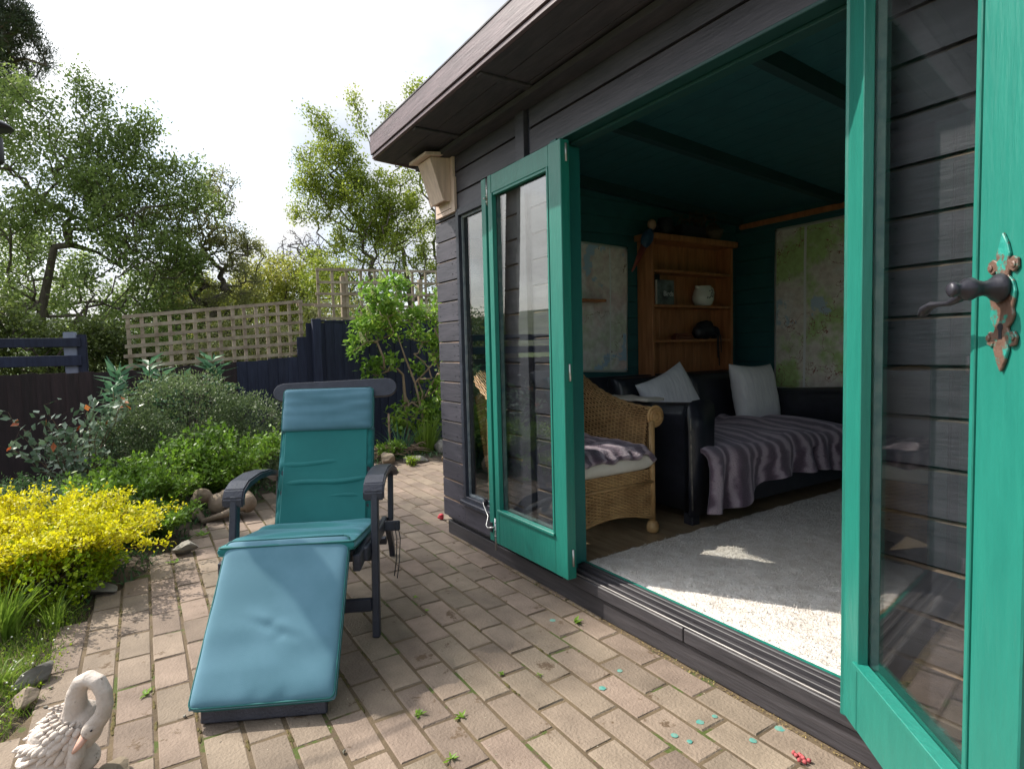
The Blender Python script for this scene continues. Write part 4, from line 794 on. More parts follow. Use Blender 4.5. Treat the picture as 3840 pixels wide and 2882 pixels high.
def wall_map(nm, label, P4, m, side, seed):
    root = thing(nm, label, 'map', tuple(Vector(P4[0])))
    A, B, C_, D_ = [Vector(p) for p in P4]   # tl tr br bl
    nrm = Vector((1, 0, 0)) if side == 'x' else Vector((0, -1, 0))
    def f(off, ins):
        def g(u, v):
            u2 = ins + (1 - 2 * ins) * u; v2 = ins + (1 - 2 * ins) * v
            p = (A * (1 - u2) + B * u2) * (1 - v2) + (D_ * (1 - u2) + C_ * u2) * v2; w_ = .006 * mnoise.noise(Vector((u2 * 5 + seed, v2 * 2, 0))) + .004 * abs(math.sin(u2 * math.pi * 4)); return p + nrm * (off + w_)
        return g
    grid('sheet', 22, 22, f(.006, 0), mat('map_margin_paper', (.76, .78, .78), rough=.6), root, True, .0008); grid('print', 22, 22, f(.0072, .018), m, root, True)
    for p in (A, B, C_, D_):
        q = p + (A + B + C_ + D_ - 4 * p) * .004; MB().ell(q + nrm * .012, (.005, .005, .005), 8, 5).build('pin', M_dark, root, True)
wall_map('wall_map', 'large pink and blue road map pinned on the gable wall left of the shelves', [(-3.10, 2.30, 1.815), (-3.10, 2.945, 1.80), (-3.10, 2.935, .92), (-3.10, 2.30, .945)], M_map1, 'x', 1)
wall_map('wall_map', 'large green and buff relief map pinned on the back wall above the sofa', [(-2.745, 4.15, 1.965), (-1.78, 4.15, 1.965), (-1.78, 4.15, .72), (-2.755, 4.15, .745)], M_map2, 'y', 5)

# ---- wicker armchair facing out of the gable wall
wc = thing('wicker_chair', 'honey coloured wicker armchair just inside the left door jamb', 'armchair', (-2.45, 1.93, FZ))
def weave(name, fn, nrow, nst, amp=.0035, t=.0042, seg=2, parent=wc):
    """fn(u,v)->(point, normal); rows run along u, woven in front of and behind the stakes"""
    V = []; F = []; ns = nst * seg
    for i in range(nrow):
        v = (i + .5) / nrow; prev = None; sgn = 1 if i % 2 else -1
        pts = []
        for j in range(ns + 1):
            u = j / ns; p, nn = fn(u, v); p2, _ = fn(u, min(1, v + 1e-3) if v < .99 else v - 1e-3); up = (p2 - p); up = up.normalized() if up.length > 0 else Vector((0, 0, 1))
            pts.append((p + nn * (amp * math.cos(math.pi * u * nst) * sgn), nn, up))
        b = len(V)
        for p, nn, up in pts: V += [p + up * t * .95, p + nn * t * .8, p - up * t * .95, p - nn * t * .5]
        for j in range(ns):
            for q in range(4): F.append((b + j * 4 + q, b + j * 4 + (q + 1) % 4, b + (j + 1) * 4 + (q + 1) % 4, b + (j + 1) * 4 + q))
    for k in range(nst):      # stakes
        u = (k + .5) / nst; b = len(V); m_ = 8
        for i in range(m_ + 1):
            p, nn = fn(u, i / m_); p2, _ = fn(min(1, u + .002), i / m_); sd = (p2 - p).normalized()
            V += [p + sd * t * .9, p + nn * t * .5, p - sd * t * .9, p - nn * t * .5]
        for j in range(m_):
            for q in range(4): F.append((b + j * 4 + q, b + j * 4 + (q + 1) % 4, b + (j + 1) * 4 + (q + 1) % 4, b + (j + 1) * 4 + q))
    o = add_mesh(name, V, F, M_wicker, parent, True); o['kind'] = 'stuff'
    return o
def cane(name, P, r, parent=wc, n=8, wrap=True):
    o = MB().tube(P, r, n).build(name, M_wicker, parent, True); return o
yA, yB, xF, xK = 1.62, 2.165, -2.115, -2.80
def arch(u): return .235 + .045 * math.sin(math.pi * max(0, min(1, u))) 
def front(u, v):
    y = yA + (yB - yA) * u; return Vector((xF, y, arch(u) + (.482 - arch(u)) * v)), Vector((1, 0, 0))
weave('front_panel', front, 26, 26)
grid('front_lining', 8, 4, lambda u, v: (xF - .012, yA + (yB - yA) * u, arch(u) + .006 + (.478 - arch(u)) * v), M_wickdark, wc)
cane('front_edge', [(xF, yA + (yB - yA) * t_, arch(t_) - .006) for t_ in np.linspace(0, 1, 10)], .008); cane('front_band', [(xF + .006, yA, .415), (xF + .006, yB, .415)], .007)
def side_p(u, v):
    x = xK + (xF - xK) * u; return Vector((x, yB, .25 + .5 * v)), Vector((0, -1 if v > .5 else 1, 0))
def arm_in(u, v):      # inner face of the far arm, rolling over at the top
    x = xK + (-2.14 - xK) * u; top = .785 + .20 * (1 - u) ** 2.2
    if v < .62: t_ = v / .62; return Vector((x, 2.13 + .032 * t_, .5 + (top - .045 - .5) * t_)), Vector((0, -1, 0))
    a = (v - .62) / .38 * math.pi * 1.25; c = Vector((x, 2.15 + .060, top - .045)); d = Vector((0, -math.cos(a), math.sin(a))); return c + d * .046, d
weave('arm_panel', arm_in, 40, 24, amp=.003, t=.0038); 
grid('arm_lining', 10, 22, lambda u, v: arm_in(u, v)[0] - arm_in(u, v)[1] * .008, M_wickdark, wc)
def arm_near(u, v):
    p, nn = arm_in(u, v); return Vector((p.x, 2 * 1.8925 - p.y, p.z)), Vector((nn.x, -nn.y, nn.z))
weave('arm_panel', arm_near, 40, 24, amp=.003, t=.0038)
for yy in (2.212, 1.573):   # rolled arm ends
    mb = MB(); 
    for k in range(3): mb.tube([(-2.135 + .006 * k, yy + .05 * (1 - k * .25) * math.cos(t_), .742 + .05 * (1 - k * .25) * math.sin(t_)) for t_ in np.linspace(0, 2 * math.pi, 18)], .008, 6)
    mb.ell((-2.13, yy, .742), (.012, .022, .022), 10, 6); mb.build('arm_scroll', M_wicker, wc, True)
def backp(u, v):
    y = yA - .02 + (yB - yA + .04) * u; x = xK - .02 - .10 * v; return Vector((x, y, .45 + .50 * v * (.75 + .25 * math.sin(math.pi * u)))), Vector((1, 0, .15)).normalized()
weave('back_panel', backp, 50, 26); grid('back_lining', 8, 8, lambda u, v: backp(u, v)[0] - Vector((.01, 0, 0)), M_wickdark, wc)
cane('back_rim', [backp(t_, 1)[0] for t_ in np.linspace(0, 1, 12)], .013)
weave('side_panel', lambda u, v: (Vector((xK + (xF - xK) * u, yB + .012, .25 + .44 * v)), Vector((0, 1, 0))), 34, 24)
for yy in (yB + .005, yA - .005):
    for xx in (xF - .005, xK):
        lg = MB().tube([(xx, yy, .205), (xx, yy, .72)], .0155, 10).build('leg', M_wicker, wc, True)
        MB().lathe([(.02, 0), (.030, .008), (.033, .028), (.028, .05), (.018, .062)], 14, Matrix.Translation((xx, yy, FZ + .001))).build('foot', M_wicker, lg, True)
cushion('seat_cushion', (-2.44, 1.885, .525), (1, 0, 0), (0, 1, 0), (0, 0, 1), .345, .275, .052, M_cream, wc, p=10, puff=.3)
tag(uvgrid('fur_cover', 60, 60, lambda a, b: (-2.77 + .685 * b + .008 * math.sin(a * 40) * (b > .95), 1.60 + .545 * a + .006 * math.sin(b * 50), .585 + .016 * mnoise.noise(Vector((a * 5, b * 5, 3))) + .006 * math.sin(a * 22) - (.035 * max(0, b - .93) / .07) - .03 * (max(0, a - .94) / .06)), M_throw, None, .022, 1.2, 1.0), 'mauve fur cover spread on the wicker chair seat', 'seat cover')
pillow((-2.72, 1.87, .76), (-.28, 0, .95), (0, 1, 0), .40, .07, 'pale linen cushion leaning on the wicker chair back', 21, mat('pale_linen', (.50, .47, .48), (.58, .55, .56), rough=.9, nscale=8, bump=.6), 'back_cushion', 'cushion')
# small table peeking behind, cream folded cloth on sofa arm
tag(grid('folded_cloth', 14, 10, lambda u, v: (-2.80 + .42 * u, 2.40 + .14 * v, .80 + .012 * mnoise.noise(Vector((u * 4, v * 4, 1)))), M_cream, None, True, .015), 'cream cloth folded over the near sofa arm', 'cloth')

# ================================================================== GARDEN OBJECTS
# ---- steamer lounger
OL = Vector((-1.87, .265, 0)); LL = Matrix.Rotation(R(-3.4), 3, 'Z') @ Vector((-.92, .39, 0)).normalized(); LW = Vector((-LL.y, LL.x, 0)) * -1; LZ = Vector((0, 0, 1))
def L(s, w, z): return OL + LL * s + LW * w + LZ * z
lg = thing('sun_lounger', 'black painted steamer lounger with blue green cushion on the paving', 'lounger', tuple(OL))
def strip(name, pts, w0, w1, th, m=M_frame, par=lg, bevel=.004):
    """solid bar following (s,z) points between two w offsets"""
    V = []; n_ = len(pts)
    for i, (s_, z_) in enumerate(pts):
        a = pts[max(0, i - 1)]; b = pts[min(n_ - 1, i + 1)]; d = Vector((b[0] - a[0], b[1] - a[1])).normalized(); nx_, nz_ = -d.y, d.x; t_ = th[i] if isinstance(th, (list, tuple)) else th
        for w_, k in ((w0, 1), (w1, 1), (w1, -1), (w0, -1)): V.append(L(s_ + nx_ * t_ / 2 * k, w_, z_ + nz_ * t_ / 2 * k))
    F = [(0, 1, 2, 3), tuple((n_ - 1) * 4 + k for k in (3, 2, 1, 0))]
    for i in range(n_ - 1):
        for k in range(4): F.append((i * 4 + k, (i + 1) * 4 + k, (i + 1) * 4 + (k + 1) % 4, i * 4 + (k + 1) % 4))
    return MB().raw(V, F).build(name, m, par, bevel=bevel)
strip('foot_board', [(0.0, .002), (.012, .07)], -.185, .185, .022)
for w_ in (-.20, .175): strip('footrest_rail', [(.0, .045), (.14, .18), (.31, .375)], w_, w_ + .025, .045)
for k in range(6): a_ = k / 5; strip('footrest_slat', [(.03 + .27 * a_ - .016, .075 + .28 * a_ - .016), (.03 + .27 * a_ + .016, .075 + .28 * a_ + .016)], -.172, .172, .012, bevel=.002)
for w_ in (-.245, .22): strip('seat_rail', [(.33, .345), (.55, .335), (.80, .30), (1.02, .275)], w_, w_ + .028, .06)
for k in range(6): s_ = .40 + k * .085; strip('seat_slat', [(s_ - .025, .372 - k * .012), (s_ + .025, .368 - k * .012)], -.215, .218, .012, bevel=.002)
for w_ in (-.20, .178): strip('back_rail', [(.88, .26), (1.01, .56), (1.14, .86), (1.18, .95)], w_, w_ + .024, .04)
for k in range(7): a_ = k / 6; strip('back_slat', [(.925 + .22 * a_, .33 + .52 * a_), (.94 + .22 * a_, .365 + .52 * a_)], -.175, .176, .012, bevel=.002)
# headboard with rounded ends
hb = MB(); out = []
for t_ in np.linspace(-90, 90, 9): out.append((.244 + .050 * math.cos(R(t_)), .046 * math.sin(R(t_)) - .0))
for t_ in np.linspace(90, 270, 9): out.append((-.244 + .050 * math.cos(R(t_)), .046 * math.sin(R(t_)) - .014))
hd = (LL * .39 + LZ * .92).normalized(); hn = (LL * .92 - LZ * .39).normalized(); hc = L(1.160, .030, .928)
hb.raw([hc + LW * x + hd * z - hn * .011 for x, z in out] + [hc + LW * x + hd * z + hn * .011 for x, z in out], [tuple(range(18)), tuple(range(35, 17, -1))] + [(i, i + 18, (i + 1) % 18 + 18, (i + 1) % 18) for i in range(18)])
hb.build('headboard', M_frame, lg, bevel=.002)
for w_ in (-.275, .262):     # uprights and long curved legs
    strip('leg', [(.475, 0), (.52, .28), (.575, .555)], w_, w_ + .028, .045)
    strip('rear_leg', [(.42, .345), (.75, .30), (1.10, .27), (1.25, .20), (1.36, .085), (1.40, .0)], w_ + (.029 if w_ < 0 else -.029), w_ + .028 + (.029 if w_ < 0 else -.029), [.05, .05, .055, .055, .05, .04], M_frame)
    ap = [(.560, .515), (.562, .545), (.58, .568), (.64, .586), (.78, .590), (.93, .575), (1.08, .538), (1.20, .49)]
    strip('armrest', ap, w_ - .028 if w_ < 0 else w_ - .030, w_ + .052, [.022, .028, .030, .032, .030, .028, .026, .024], bevel=.006)
    strip('arm_support', [(1.18, .49), (1.12, .27)], w_, w_ + .026, .035)
strip('stretcher', [(.482, .10), (.484, .15)], -.246, .261, .022); strip('stretcher', [(.525, .285), (.53, .335)], -.246, .261, .022); strip('rear_stretcher', [(1.30, .10), (1.27, .14)], -.245, .232, .022); strip('seat_crossbar', [(1.0, .255), (1.01, .30)], -.215, .33, .03)
# cushions
def sec(name, p0, p1, w0, w1, th, m, seed, wr=.006, puff=.28, p=12, tuft=None):
    a = Vector((p1[0] - p0[0], p1[1] - p0[1])); ln_ = a.length; a.normalize(); A = LL * a.x + LZ * a.y; N = LL * -a.y + LZ * a.x; c = L((p0[0] + p1[0]) / 2, (w0 + w1) / 2, (p0[1] + p1[1]) / 2) - N * th
    def bd(u, v):
        h = 0
        if tuft:
            for t_ in tuft:
                if len(t_) == 4: h -= t_[2] * math.exp(-((u - t_[0]) ** 2 + (v - t_[1]) ** 2) / t_[3])
                else:   # crease: a0, tilt, wave, depth, width, v centre, v reach
                    a0, tl, wv_, dp_, wd_, vc, vr = t_; q = u - a0 - tl * v - wv_ * math.sin(v * 3 + a0 * 9); h -= dp_ * math.exp(-(q / wd_) ** 2) * math.exp(-((v - vc) / vr) ** 4) - dp_ * .6 * math.exp(-((q - wd_ * 1.7) / (wd_ * 1.2)) ** 2) * math.exp(-((v - vc) / vr) ** 4)
        return h
    o = cushion(name, c, A, LW, N, ln_ / 2, (w1 - w0) / 2, th, m, lg, p=p, puff=puff, wr=wr, seed=seed, na=110, nw=44, bend=bd)
    # piping round the upper and lower seams
    for s_ in (1, -1):
        P = []; rr_ = .018
        for cx_, cy_, t0 in ((1, 1, 0), (-1, 1, 90), (-1, -1, 180), (1, -1, 270)):
            for t_ in np.linspace(t0, t0 + 90, 5): P.append(c + A * ((ln_ / 2 - .001 - rr_) * cx_ + rr_ * math.cos(R(t_))) + LW * (((w1 - w0) / 2 - .001 - rr_) * cy_ + rr_ * math.sin(R(t_))) + N * (s_ * th * .50))
        P.append(P[0]); MB().tube(P, .0034, 6).build('piping', M_pipe, o, True)
    return o
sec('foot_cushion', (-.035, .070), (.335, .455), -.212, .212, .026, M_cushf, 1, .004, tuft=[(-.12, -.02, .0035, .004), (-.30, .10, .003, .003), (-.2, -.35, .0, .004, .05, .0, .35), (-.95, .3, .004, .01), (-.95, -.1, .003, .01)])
sec('seat_cushion', (.315, .445), (.90, .352), -.235, .232, .026, M_cush, 2, .008, tuft=[(-.5, .1, .05, .010, .10, .2, .8), (.3, -.05, .05, .012, .12, -.2, .8)])
sec('back_cushion', (.882, .335), (1.068, .765), -.212, .214, .028, M_cush, 3, .010, tuft=[(-.30, .05, .03, .024, .07, .1, .95), (.06, -.04, .05, .016, .08, -.35, .7), (-.04, .08, .03, .014, .06, .6, .5), (-.64, .0, .04, .018, .08, 0, .9), (.42, .08, .04, .012, .09, .2, .8), (.70, -.05, .03, .008, .07, -.2, .7)])
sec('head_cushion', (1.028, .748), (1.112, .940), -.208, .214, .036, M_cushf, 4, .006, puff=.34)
strip('cushion_underside', [(.86, .30), (.98, .56), (1.10, .86)], -.19, .19, .012, M_cush)
for k, dw in enumerate((.0, .016)): MB().tube([L(.98, .305 + dw, .30), L(.985, .315 + dw, .22), L(.975 - .02 * k, .31 + dw, .12), L(.96 - .03 * k, .30 + dw, .05)], .0022, 5).build('tie', M_dark, lg, True)

# ---- swan statue
SO = Vector((-1.91, -.235, 0)); SX = Vector((.535, .845, 0)).normalized(); SY = Vector((-.845, .535, 0)).normalized()
def SP(px, py, d=0): return SO + SX * ((px - 110) * .00122) + LZ * ((1690 - py) * .00122) + SY * (d * .81)
sw = thing('swan_statue', 'pale concrete swan statue with its neck curled down at the paving edge', 'statue', tuple(SO))
bd = MB(); MS = Matrix(((SX.x, SY.x, 0, 0), (SX.y, SY.y, 0, 0), (0, 0, 1, 0), (0, 0, 0, 1)))
tilt = MS @ Matrix.Rotation(R(-20), 4, 'Y')
Kq = .81
def EL(c, r_, nu, nv, M_, *k): bd.ell(c, tuple(q * Kq for q in r_), nu, nv, M_, *k)
EL(SP(128, 1590), (.125, .075, .072), 26, 18, tilt, .04, 1); EL(SP(118, 1645), (.120, .070, .060), 24, 14, MS, .05, 2); EL(SP(172, 1570), (.052, .058, .075), 20, 14, MS)
EL(SP(62, 1638), (.066, .045, .026), 18, 10, MS @ Matrix.Rotation(R(-16), 4, 'Y'), .1, 3)
npts = [(158, 1560), (163, 1525), (170, 1492), (184, 1467), (205, 1456), (225, 1463), (239, 1484), (243, 1508), (238, 1528), (228, 1542)]
bd.tube([SP(x, y, -.012 - .05 * i / 9) for i, (x, y) in enumerate(npts)], [q * Kq for q in (.046, .034, .028, .0255, .025, .0245, .0235, .023, .024, .026)], 16)
EL(SP(220, 1552, -.066), (.040, .027, .027), 18, 12, MS @ Matrix.Rotation(R(-48), 4, 'Y'))
bd.tube([SP(178, 1580, -.05), SP(184, 1612, -.07), SP(174, 1645, -.075), SP(150, 1680, -.08)], [q * Kq for q in (.026, .023, .018, .020)], 12)
ob = bd.build('body', M_cast, sw, True); md = ob.modifiers.new('remesh', 'REMESH'); md.mode = 'VOXEL'; md.voxel_size = .003; md.use_smooth_shade = True
sm = ob.modifiers.new('smooth', 'SMOOTH'); sm.iterations = 6; sm.factor = .6
MB().tube([SP(208, 1565, -.078), SP(200, 1579, -.088), SP(189, 1592, -.092)], [.0145, .0115, .005], 12, squash=(1, .7)).build('beak', M_beak, sw, True)
MB().ell(SP(231, 1545, -.094), (.003, .003, .003), 8, 6).build('eye', M_dark, sw, True)
def feather(c, dv, ln_, wd_, n, lift):
    """slightly cupped vane with a quill ridge; dv direction, n outward normal, lift raises the tip clear of the next feather"""
    d = (dv - n * dv.dot(n)).normalized(); n = (n + d * -lift).normalized(); d = (d + n * lift).normalized(); s_ = d.cross(n); V = []
    for t_, k in ((0, .55), (.3, .95), (.65, 1), (.87, .74), (1, .20)):
        for q, h in ((-1, -.6), (-.45, .2), (0, .55), (.45, .2), (1, -.6)): V.append(c + d * (t_ * ln_) + s_ * (q * k * wd_ / 2) + n * (h * .0028))
    return V, [(i * 5 + j, i * 5 + j + 1, (i + 1) * 5 + j + 1, (i + 1) * 5 + j) for i in range(4) for j in range(4)]
def body_pt(px, py):
    """point on the near flank of the body ellipsoid and its normal"""
    c = SP(128, 1590); Mi = tilt.to_3x3().inverted(); o_ = Mi @ (SP(px, py, 0) - c); rx, ry, rz2 = .125 * Kq, .075 * Kq, .072 * Kq
    k = 1 - (o_.x / rx) ** 2 - (o_.z / rz2) ** 2; yy = -ry * math.sqrt(max(.06, k)); p = Vector((o_.x, yy, o_.z)); nn = Vector((p.x / rx ** 2, p.y / ry ** 2, p.z / rz2 ** 2)).normalized()
    return c + tilt.to_3x3() @ p, tilt.to_3x3() @ nn
def place_feather(px, py, ang, ln_, wd_, nm='feather', off=.003, lift=.05):
    p, nn = body_pt(px, py); dv = SX * math.cos(R(ang)) + LZ * math.sin(R(ang)); Vf, Ff = feather(p + nn * off, dv, ln_, wd_, nn, lift); o = MB().raw(Vf, Ff).build(nm, M_cast, sw, True); s_ = o.modifiers.new('solid', 'SOLIDIFY'); s_.thickness = .004; s_.offset = -1
# long flight feathers first, then coverts overlapping them towards the shoulder
for i in range(8): place_feather(176 - i * 11, 1592 - i * .5, -118 - i * 7, .052 + .003 * i, .017, off=.002)
for i in range(7): place_feather(160 - i * 11, 1572 + i * 2.5, -132 - i * 6, .046 + .002 * i, .016, off=.005)
for row, (n_, x0, z0, x1, z1, ln_, wd_) in enumerate(((7, 184, 1580, 122, 1562, .026, .0135), (8, 186, 1570, 118, 1550, .022, .0125), (8, 184, 1560, 120, 1540, .019, .0115), (7, 180, 1551, 126, 1532, .017, .0105), (6, 174, 1543, 134, 1527, .015, .0095))):
    for i in range(n_):
        t_ = (i + .5 * (row % 2)) / (n_ - 1); place_feather(x0 + (x1 - x0) * t_, z0 + (z1 - z0) * t_, -122 - 34 * t_, ln_, wd_, off=.006 + .0012 * row)
def back_feather(px, py, d_, ang, ln_, wd_, nm):
    Vf, Ff = feather(SP(px, py, d_), SX * math.cos(R(ang)) + LZ * math.sin(R(ang)), ln_, wd_, (LZ - SX * .4 - SY * .5).normalized(), .04); o = MB().raw(Vf, Ff).build(nm, M_cast, sw, True); s_ = o.modifiers.new('solid', 'SOLIDIFY'); s_.thickness = .004; s_.offset = -1
for row in range(3):
    for i in range(6): back_feather(132 - i * 11 - row * 3, 1527 + i * 8 + row * 8, .03 - row * .022, -143, .034, .015, 'feather')
for i in range(5): back_feather(86 - i * 4, 1622 + i * 7, -.062 + i * .016, -168, .046, .019, 'tail_feather')

# ---- stones
def stone(x, y, r, label, seed, m=M_stone, z=None, grp=None, nm='stone'):
    bm = bmesh.new(); bmesh.ops.create_icosphere(bm, subdivisions=3, radius=1); sd_ = Vector((seed * 3.7, seed, 0))
    rr_ = random.Random(seed); planes = [(Vector((rr_.gauss(0, 1), rr_.gauss(0, 1), rr_.gauss(0, 1))).normalized(), rr_.uniform(.42, .8)) for _ in range(11)]
    for v in bm.verts:
        p = v.co.copy()
        for n_, d in planes:
            k = p.dot(n_)
            if k > d: p -= n_ * (k - d) * 1.0
        p *= 1 + .05 * mnoise.noise(p * 5 + sd_); v.co = (p.x * r[0], p.y * r[1], p.z * r[2])
    me = bpy.data.meshes.new(nm); bm.to_mesh(me); bm.free(); me.materials.append(m); o = bpy.data.objects.new(nm, me); COL.objects.link(o)
    o.location = (x, y, r[2] * .55 if z is None else z); o.rotation_euler = (0, 0, rr_.uniform(0, 6)); tag(o, label, 'stone', grp); return o
stone(-1.84, -.12, (.060, .05, .020), 'smooth flat pale stone beside the swan statue', 5, M_stone2, .012)
stone(-2.53, -.37, (.105, .042, .042), 'angular grey rock at the lawn edge behind the swan', 11)
stone(-2.40, -.37, (.045, .05, .03), 'small buff rock just behind the swan neck', 12, M_stone2)
stone(-3.74, .16, (.075, .06, .055), 'mauve grey rock at the right tip of the yellow shrub', 14)
stone(-3.35, -.22, (.10, .06, .035), 'flat shaded rock under the yellow shrub', 15)
stone(-5.55, 2.02, (.13, .10, .085), 'large rounded rock edging the bed behind the lounger', 16, M_stone2)
stone(-5.42, 2.26, (.16, .07, .05), 'long low rock edging the bed below the strap leaves', 17)
stone(-5.22, 2.52, (.10, .08, .07), 'rounded rock edging the bed next to the summerhouse corner', 18, M_stone2)
stone(-5.75, 2.70, (.17, .12, .11), 'big pale boulder in the bed behind the strap leaves', 19)
stone(-2.68, -.40, (.035, .03, .02), 'pebble in the weeds left of the paving', 20)
for i, (x, y) in enumerate(((-2.33, -.31), (-2.46, -.31), (-2.02, .06), (-1.58, .42))):
    stone(x, y, (.008, .006, .005), ('tiny pale pebble on the paving by the lawn edge', 'tiny dark pebble on the paving edge past the swan', 'tiny pebble on the joint left of the lounger foot', 'tiny pebble on the joint right of the lounger foot')[i], 30 + i, M_stone, .003, 'loose pebbles on the paving', 'pebble')

# ---- reclining stone animal
FO = Vector((-4.42, .42, 0)); 
def FP(px, py, d=0): return FO + SX * ((px - 480) * .00325) + LZ * ((1128 - py) * .00325) + SY * d
fr_ = thing('stone_animal', 'weathered brown stone animal reclining under the bright green bush', 'statue', tuple(FO))
b2 = MB(); b2.ell(FP(508, 1092, .03), (.135, .09, .075), 22, 14, MS @ Matrix.Rotation(R(14), 4, 'Y'), .06, 1); b2.ell(FP(475, 1098, 0), (.07, .07, .075), 18, 12, MS)
b2.ell(FP(446, 1078, -.03), (.062, .052, .050), 20, 14, MS @ Matrix.Rotation(R(8), 4, 'Y')); b2.ell(FP(436, 1084, -.05), (.036, .04, .028), 14, 10, MS); b2.ell(FP(452, 1066, -.045), (.017, .017, .015), 12, 8, MS)
b2.tube([FP(530, 1100, -.05), FP(500, 1113, -.09), FP(468, 1122, -.10), FP(455, 1127, -.10)], [.030, .024, .018, .022], 12); b2.tube([FP(450, 1126, -.07), FP(440, 1105, -.075), FP(432, 1120, -.07), FP(422, 1127, -.06)], [.026, .024, .022, .014], 12)
b2.ell(FP(535, 1098, .0), (.06, .06, .065), 16, 12, MS)
o = b2.build('body', M_frog, fr_, True); md = o.modifiers.new('remesh', 'REMESH'); md.mode = 'VOXEL'; md.voxel_size = .006; md.use_smooth_shade = True; sm = o.modifiers.new('smooth', 'SMOOTH'); sm.iterations = 4
MB().tube([FP(430 + i * 3, 1088 + (1.5 if 1 < i < 6 else 0), -.088 + .002 * i) for i in range(8)], .0028, 5).build('mouth', M_wickdark, fr_, True)

# ---- bird feeder hanging at the left edge
bf = thing('bird_feeder', 'black domed bird feeder hanging at the left edge', 'bird feeder', (-3.44, -.50, 0))
MB().lathe([(.085, 0), (.082, .008), (.06, .024), (.025, .034), (.004, .038)], 20, Matrix.Translation((-3.44, -.505, 2.13))).build('lid', M_iron, bf, True)
MB().lathe([(.038, 0), (.045, .01), (.045, .11), (.03, .125)], 16, Matrix.Translation((-3.44, -.505, 1.975))).build('seed_tube', M_dark, bf, True)
MB().tube([(-3.44, -.505, 2.165), (-3.44, -.505, 2.24), (-3.44, -.53, 2.29), (-3.46, -.80, 2.34), (-3.5, -1.35, 2.34), (-3.5, -1.48, 2.22), (-3.5, -1.5, 1.0), (-3.5, -1.5, 0)], .006, 8).build('pole', M_iron, bf, True)
MB().tube([(-3.44, -.505, 2.10), (-3.44, -.505, 2.135)], .004, 6).build('hanger', M_iron, bf, True)

# ================================================================== FENCES AND TRELLIS
XFE = -6.75
fe = thing('closeboard_fence', 'dark stained close board fence running along the back of the flower bed', 'fence', (XFE, 0, 0))
r_ = random.Random(5); y = -4.6
while y < 5.4:
    wv = .103; yc = y + wv / 2
    top = .985 if yc < -.1 else (.985 + (yc + .1) * .058 if yc < 1.52 else (1.30 if yc < 1.63 else 1.455))
    top += r_.uniform(-.006, .006); k = r_.uniform(-.002, .002)
    MB().hexa([(XFE, y - .006, -.05), (XFE + .014, y - .006, -.05), (XFE + .006, y + wv + .006, -.05), (XFE - .006, y + wv + .006, -.05), (XFE + k, y - .006, top), (XFE + .014 + k, y - .006, top + (.006 if yc > -.1 and yc < 1.5 else 0) * 0), (XFE + .006 + k, y + wv + .006, top + .003), (XFE - .006 + k, y + wv + .006, top + .003)]).build('fence_board', M_fenceb if yc < .87 else M_fence, fe)
    y += wv
MB().box(XFE + .016, XFE + .09, 1.63, 1.72, -.05, 1.495).build('fence_post', M_fence, fe, bevel=.004)
MB().box(XFE - .012, XFE + .02, 1.72, 5.4, 1.462, 1.482).build('capping_rail', M_fence, fe, bevel=.002)
def lattice(name, label, X, ya, yb, zb0, zb1, zt0, zt1, nv, nh, slope=True, w=.034, t=.012, extra=()):
    root = thing(name, label, 'trellis', (X, ya, zb0)); rr_ = random.Random(nv)
    zb = lambda y: zb0 + (zb1 - zb0) * (y - ya) / (yb - ya); zt = lambda y: zt0 + (zt1 - zt0) * (y - ya) / (yb - ya)
    for i in range(nv):
        yy = ya + w / 2 + (yb - ya - w) * i / (nv - 1) + rr_.uniform(-.004, .004); j = rr_.uniform(-.006, .006)
        MB().hexa([(X - t, yy - w / 2, zb(yy) - .02), (X, yy - w / 2, zb(yy) - .02), (X, yy + w / 2, zb(yy) - .02), (X - t, yy + w / 2, zb(yy) - .02), (X - t, yy - w / 2 + j, zt(yy)), (X, yy - w / 2 + j, zt(yy)), (X, yy + w / 2 + j, zt(yy)), (X - t, yy + w / 2 + j, zt(yy))]).build('upright_lath', M_trellis, root)
    for k in range(nh):
        f = k / (nh - 1); za = zb0 + .035 + (zt0 - zb0 - .05) * f; zc = zb1 + .035 + (zt1 - zb1 - .05) * f; o0 = rr_.uniform(0, .04); j = rr_.uniform(-.004, .004)
        MB().hexa([(X + .0005, ya - o0, za - w / 2 + j), (X + t, ya - o0, za - w / 2 + j), (X + t, yb + .01, zc - w / 2), (X + .0005, yb + .01, zc - w / 2), (X + .0005, ya - o0, za + w / 2 + j), (X + t, ya - o0, za + w / 2 + j), (X + t, yb + .01, zc + w / 2), (X + .0005, yb + .01, zc + w / 2)]).build('cross_lath', M_trellis, root)
    return root
lattice('trellis_panel', 'sloping grey trellis panel on top of the lower left fence', XFE - .02, -.095, 1.545, .99, 1.085, 1.515, 1.705, 15, 6)
t2 = lattice('trellis_panel', 'upright grey trellis panel on the high fence behind the lilac', XFE - .02, 1.72, 4.04, 1.47, 1.47, 2.06, 2.14, 15, 5, w=.03)
for yy in (2.0, 2.96): MB().box(XFE - .09, XFE - .035, yy, yy + .055, .9, 1.99).build('support_post', M_trellis, t2, bevel=.003)
tag(MB().beam((XFE - .06, 1.50, 1.655), (XFE - .06, 1.86, 1.665), .02, .032).build('joining_batten', M_trellis), 'short grey batten bridging the gap between the two trellis panels', 'batten')
pr_ = thing('rail_fence', 'dark two rail fence with a blue grey post behind the left fence', 'fence', (-7.4, -.6, 0))
for z0_, z1_ in ((1.235, 1.325), (1.045, 1.15)): MB().box(-7.40, -7.36, -4.5, -.50, z0_, z1_).build('rail', M_fence, pr_, bevel=.004)
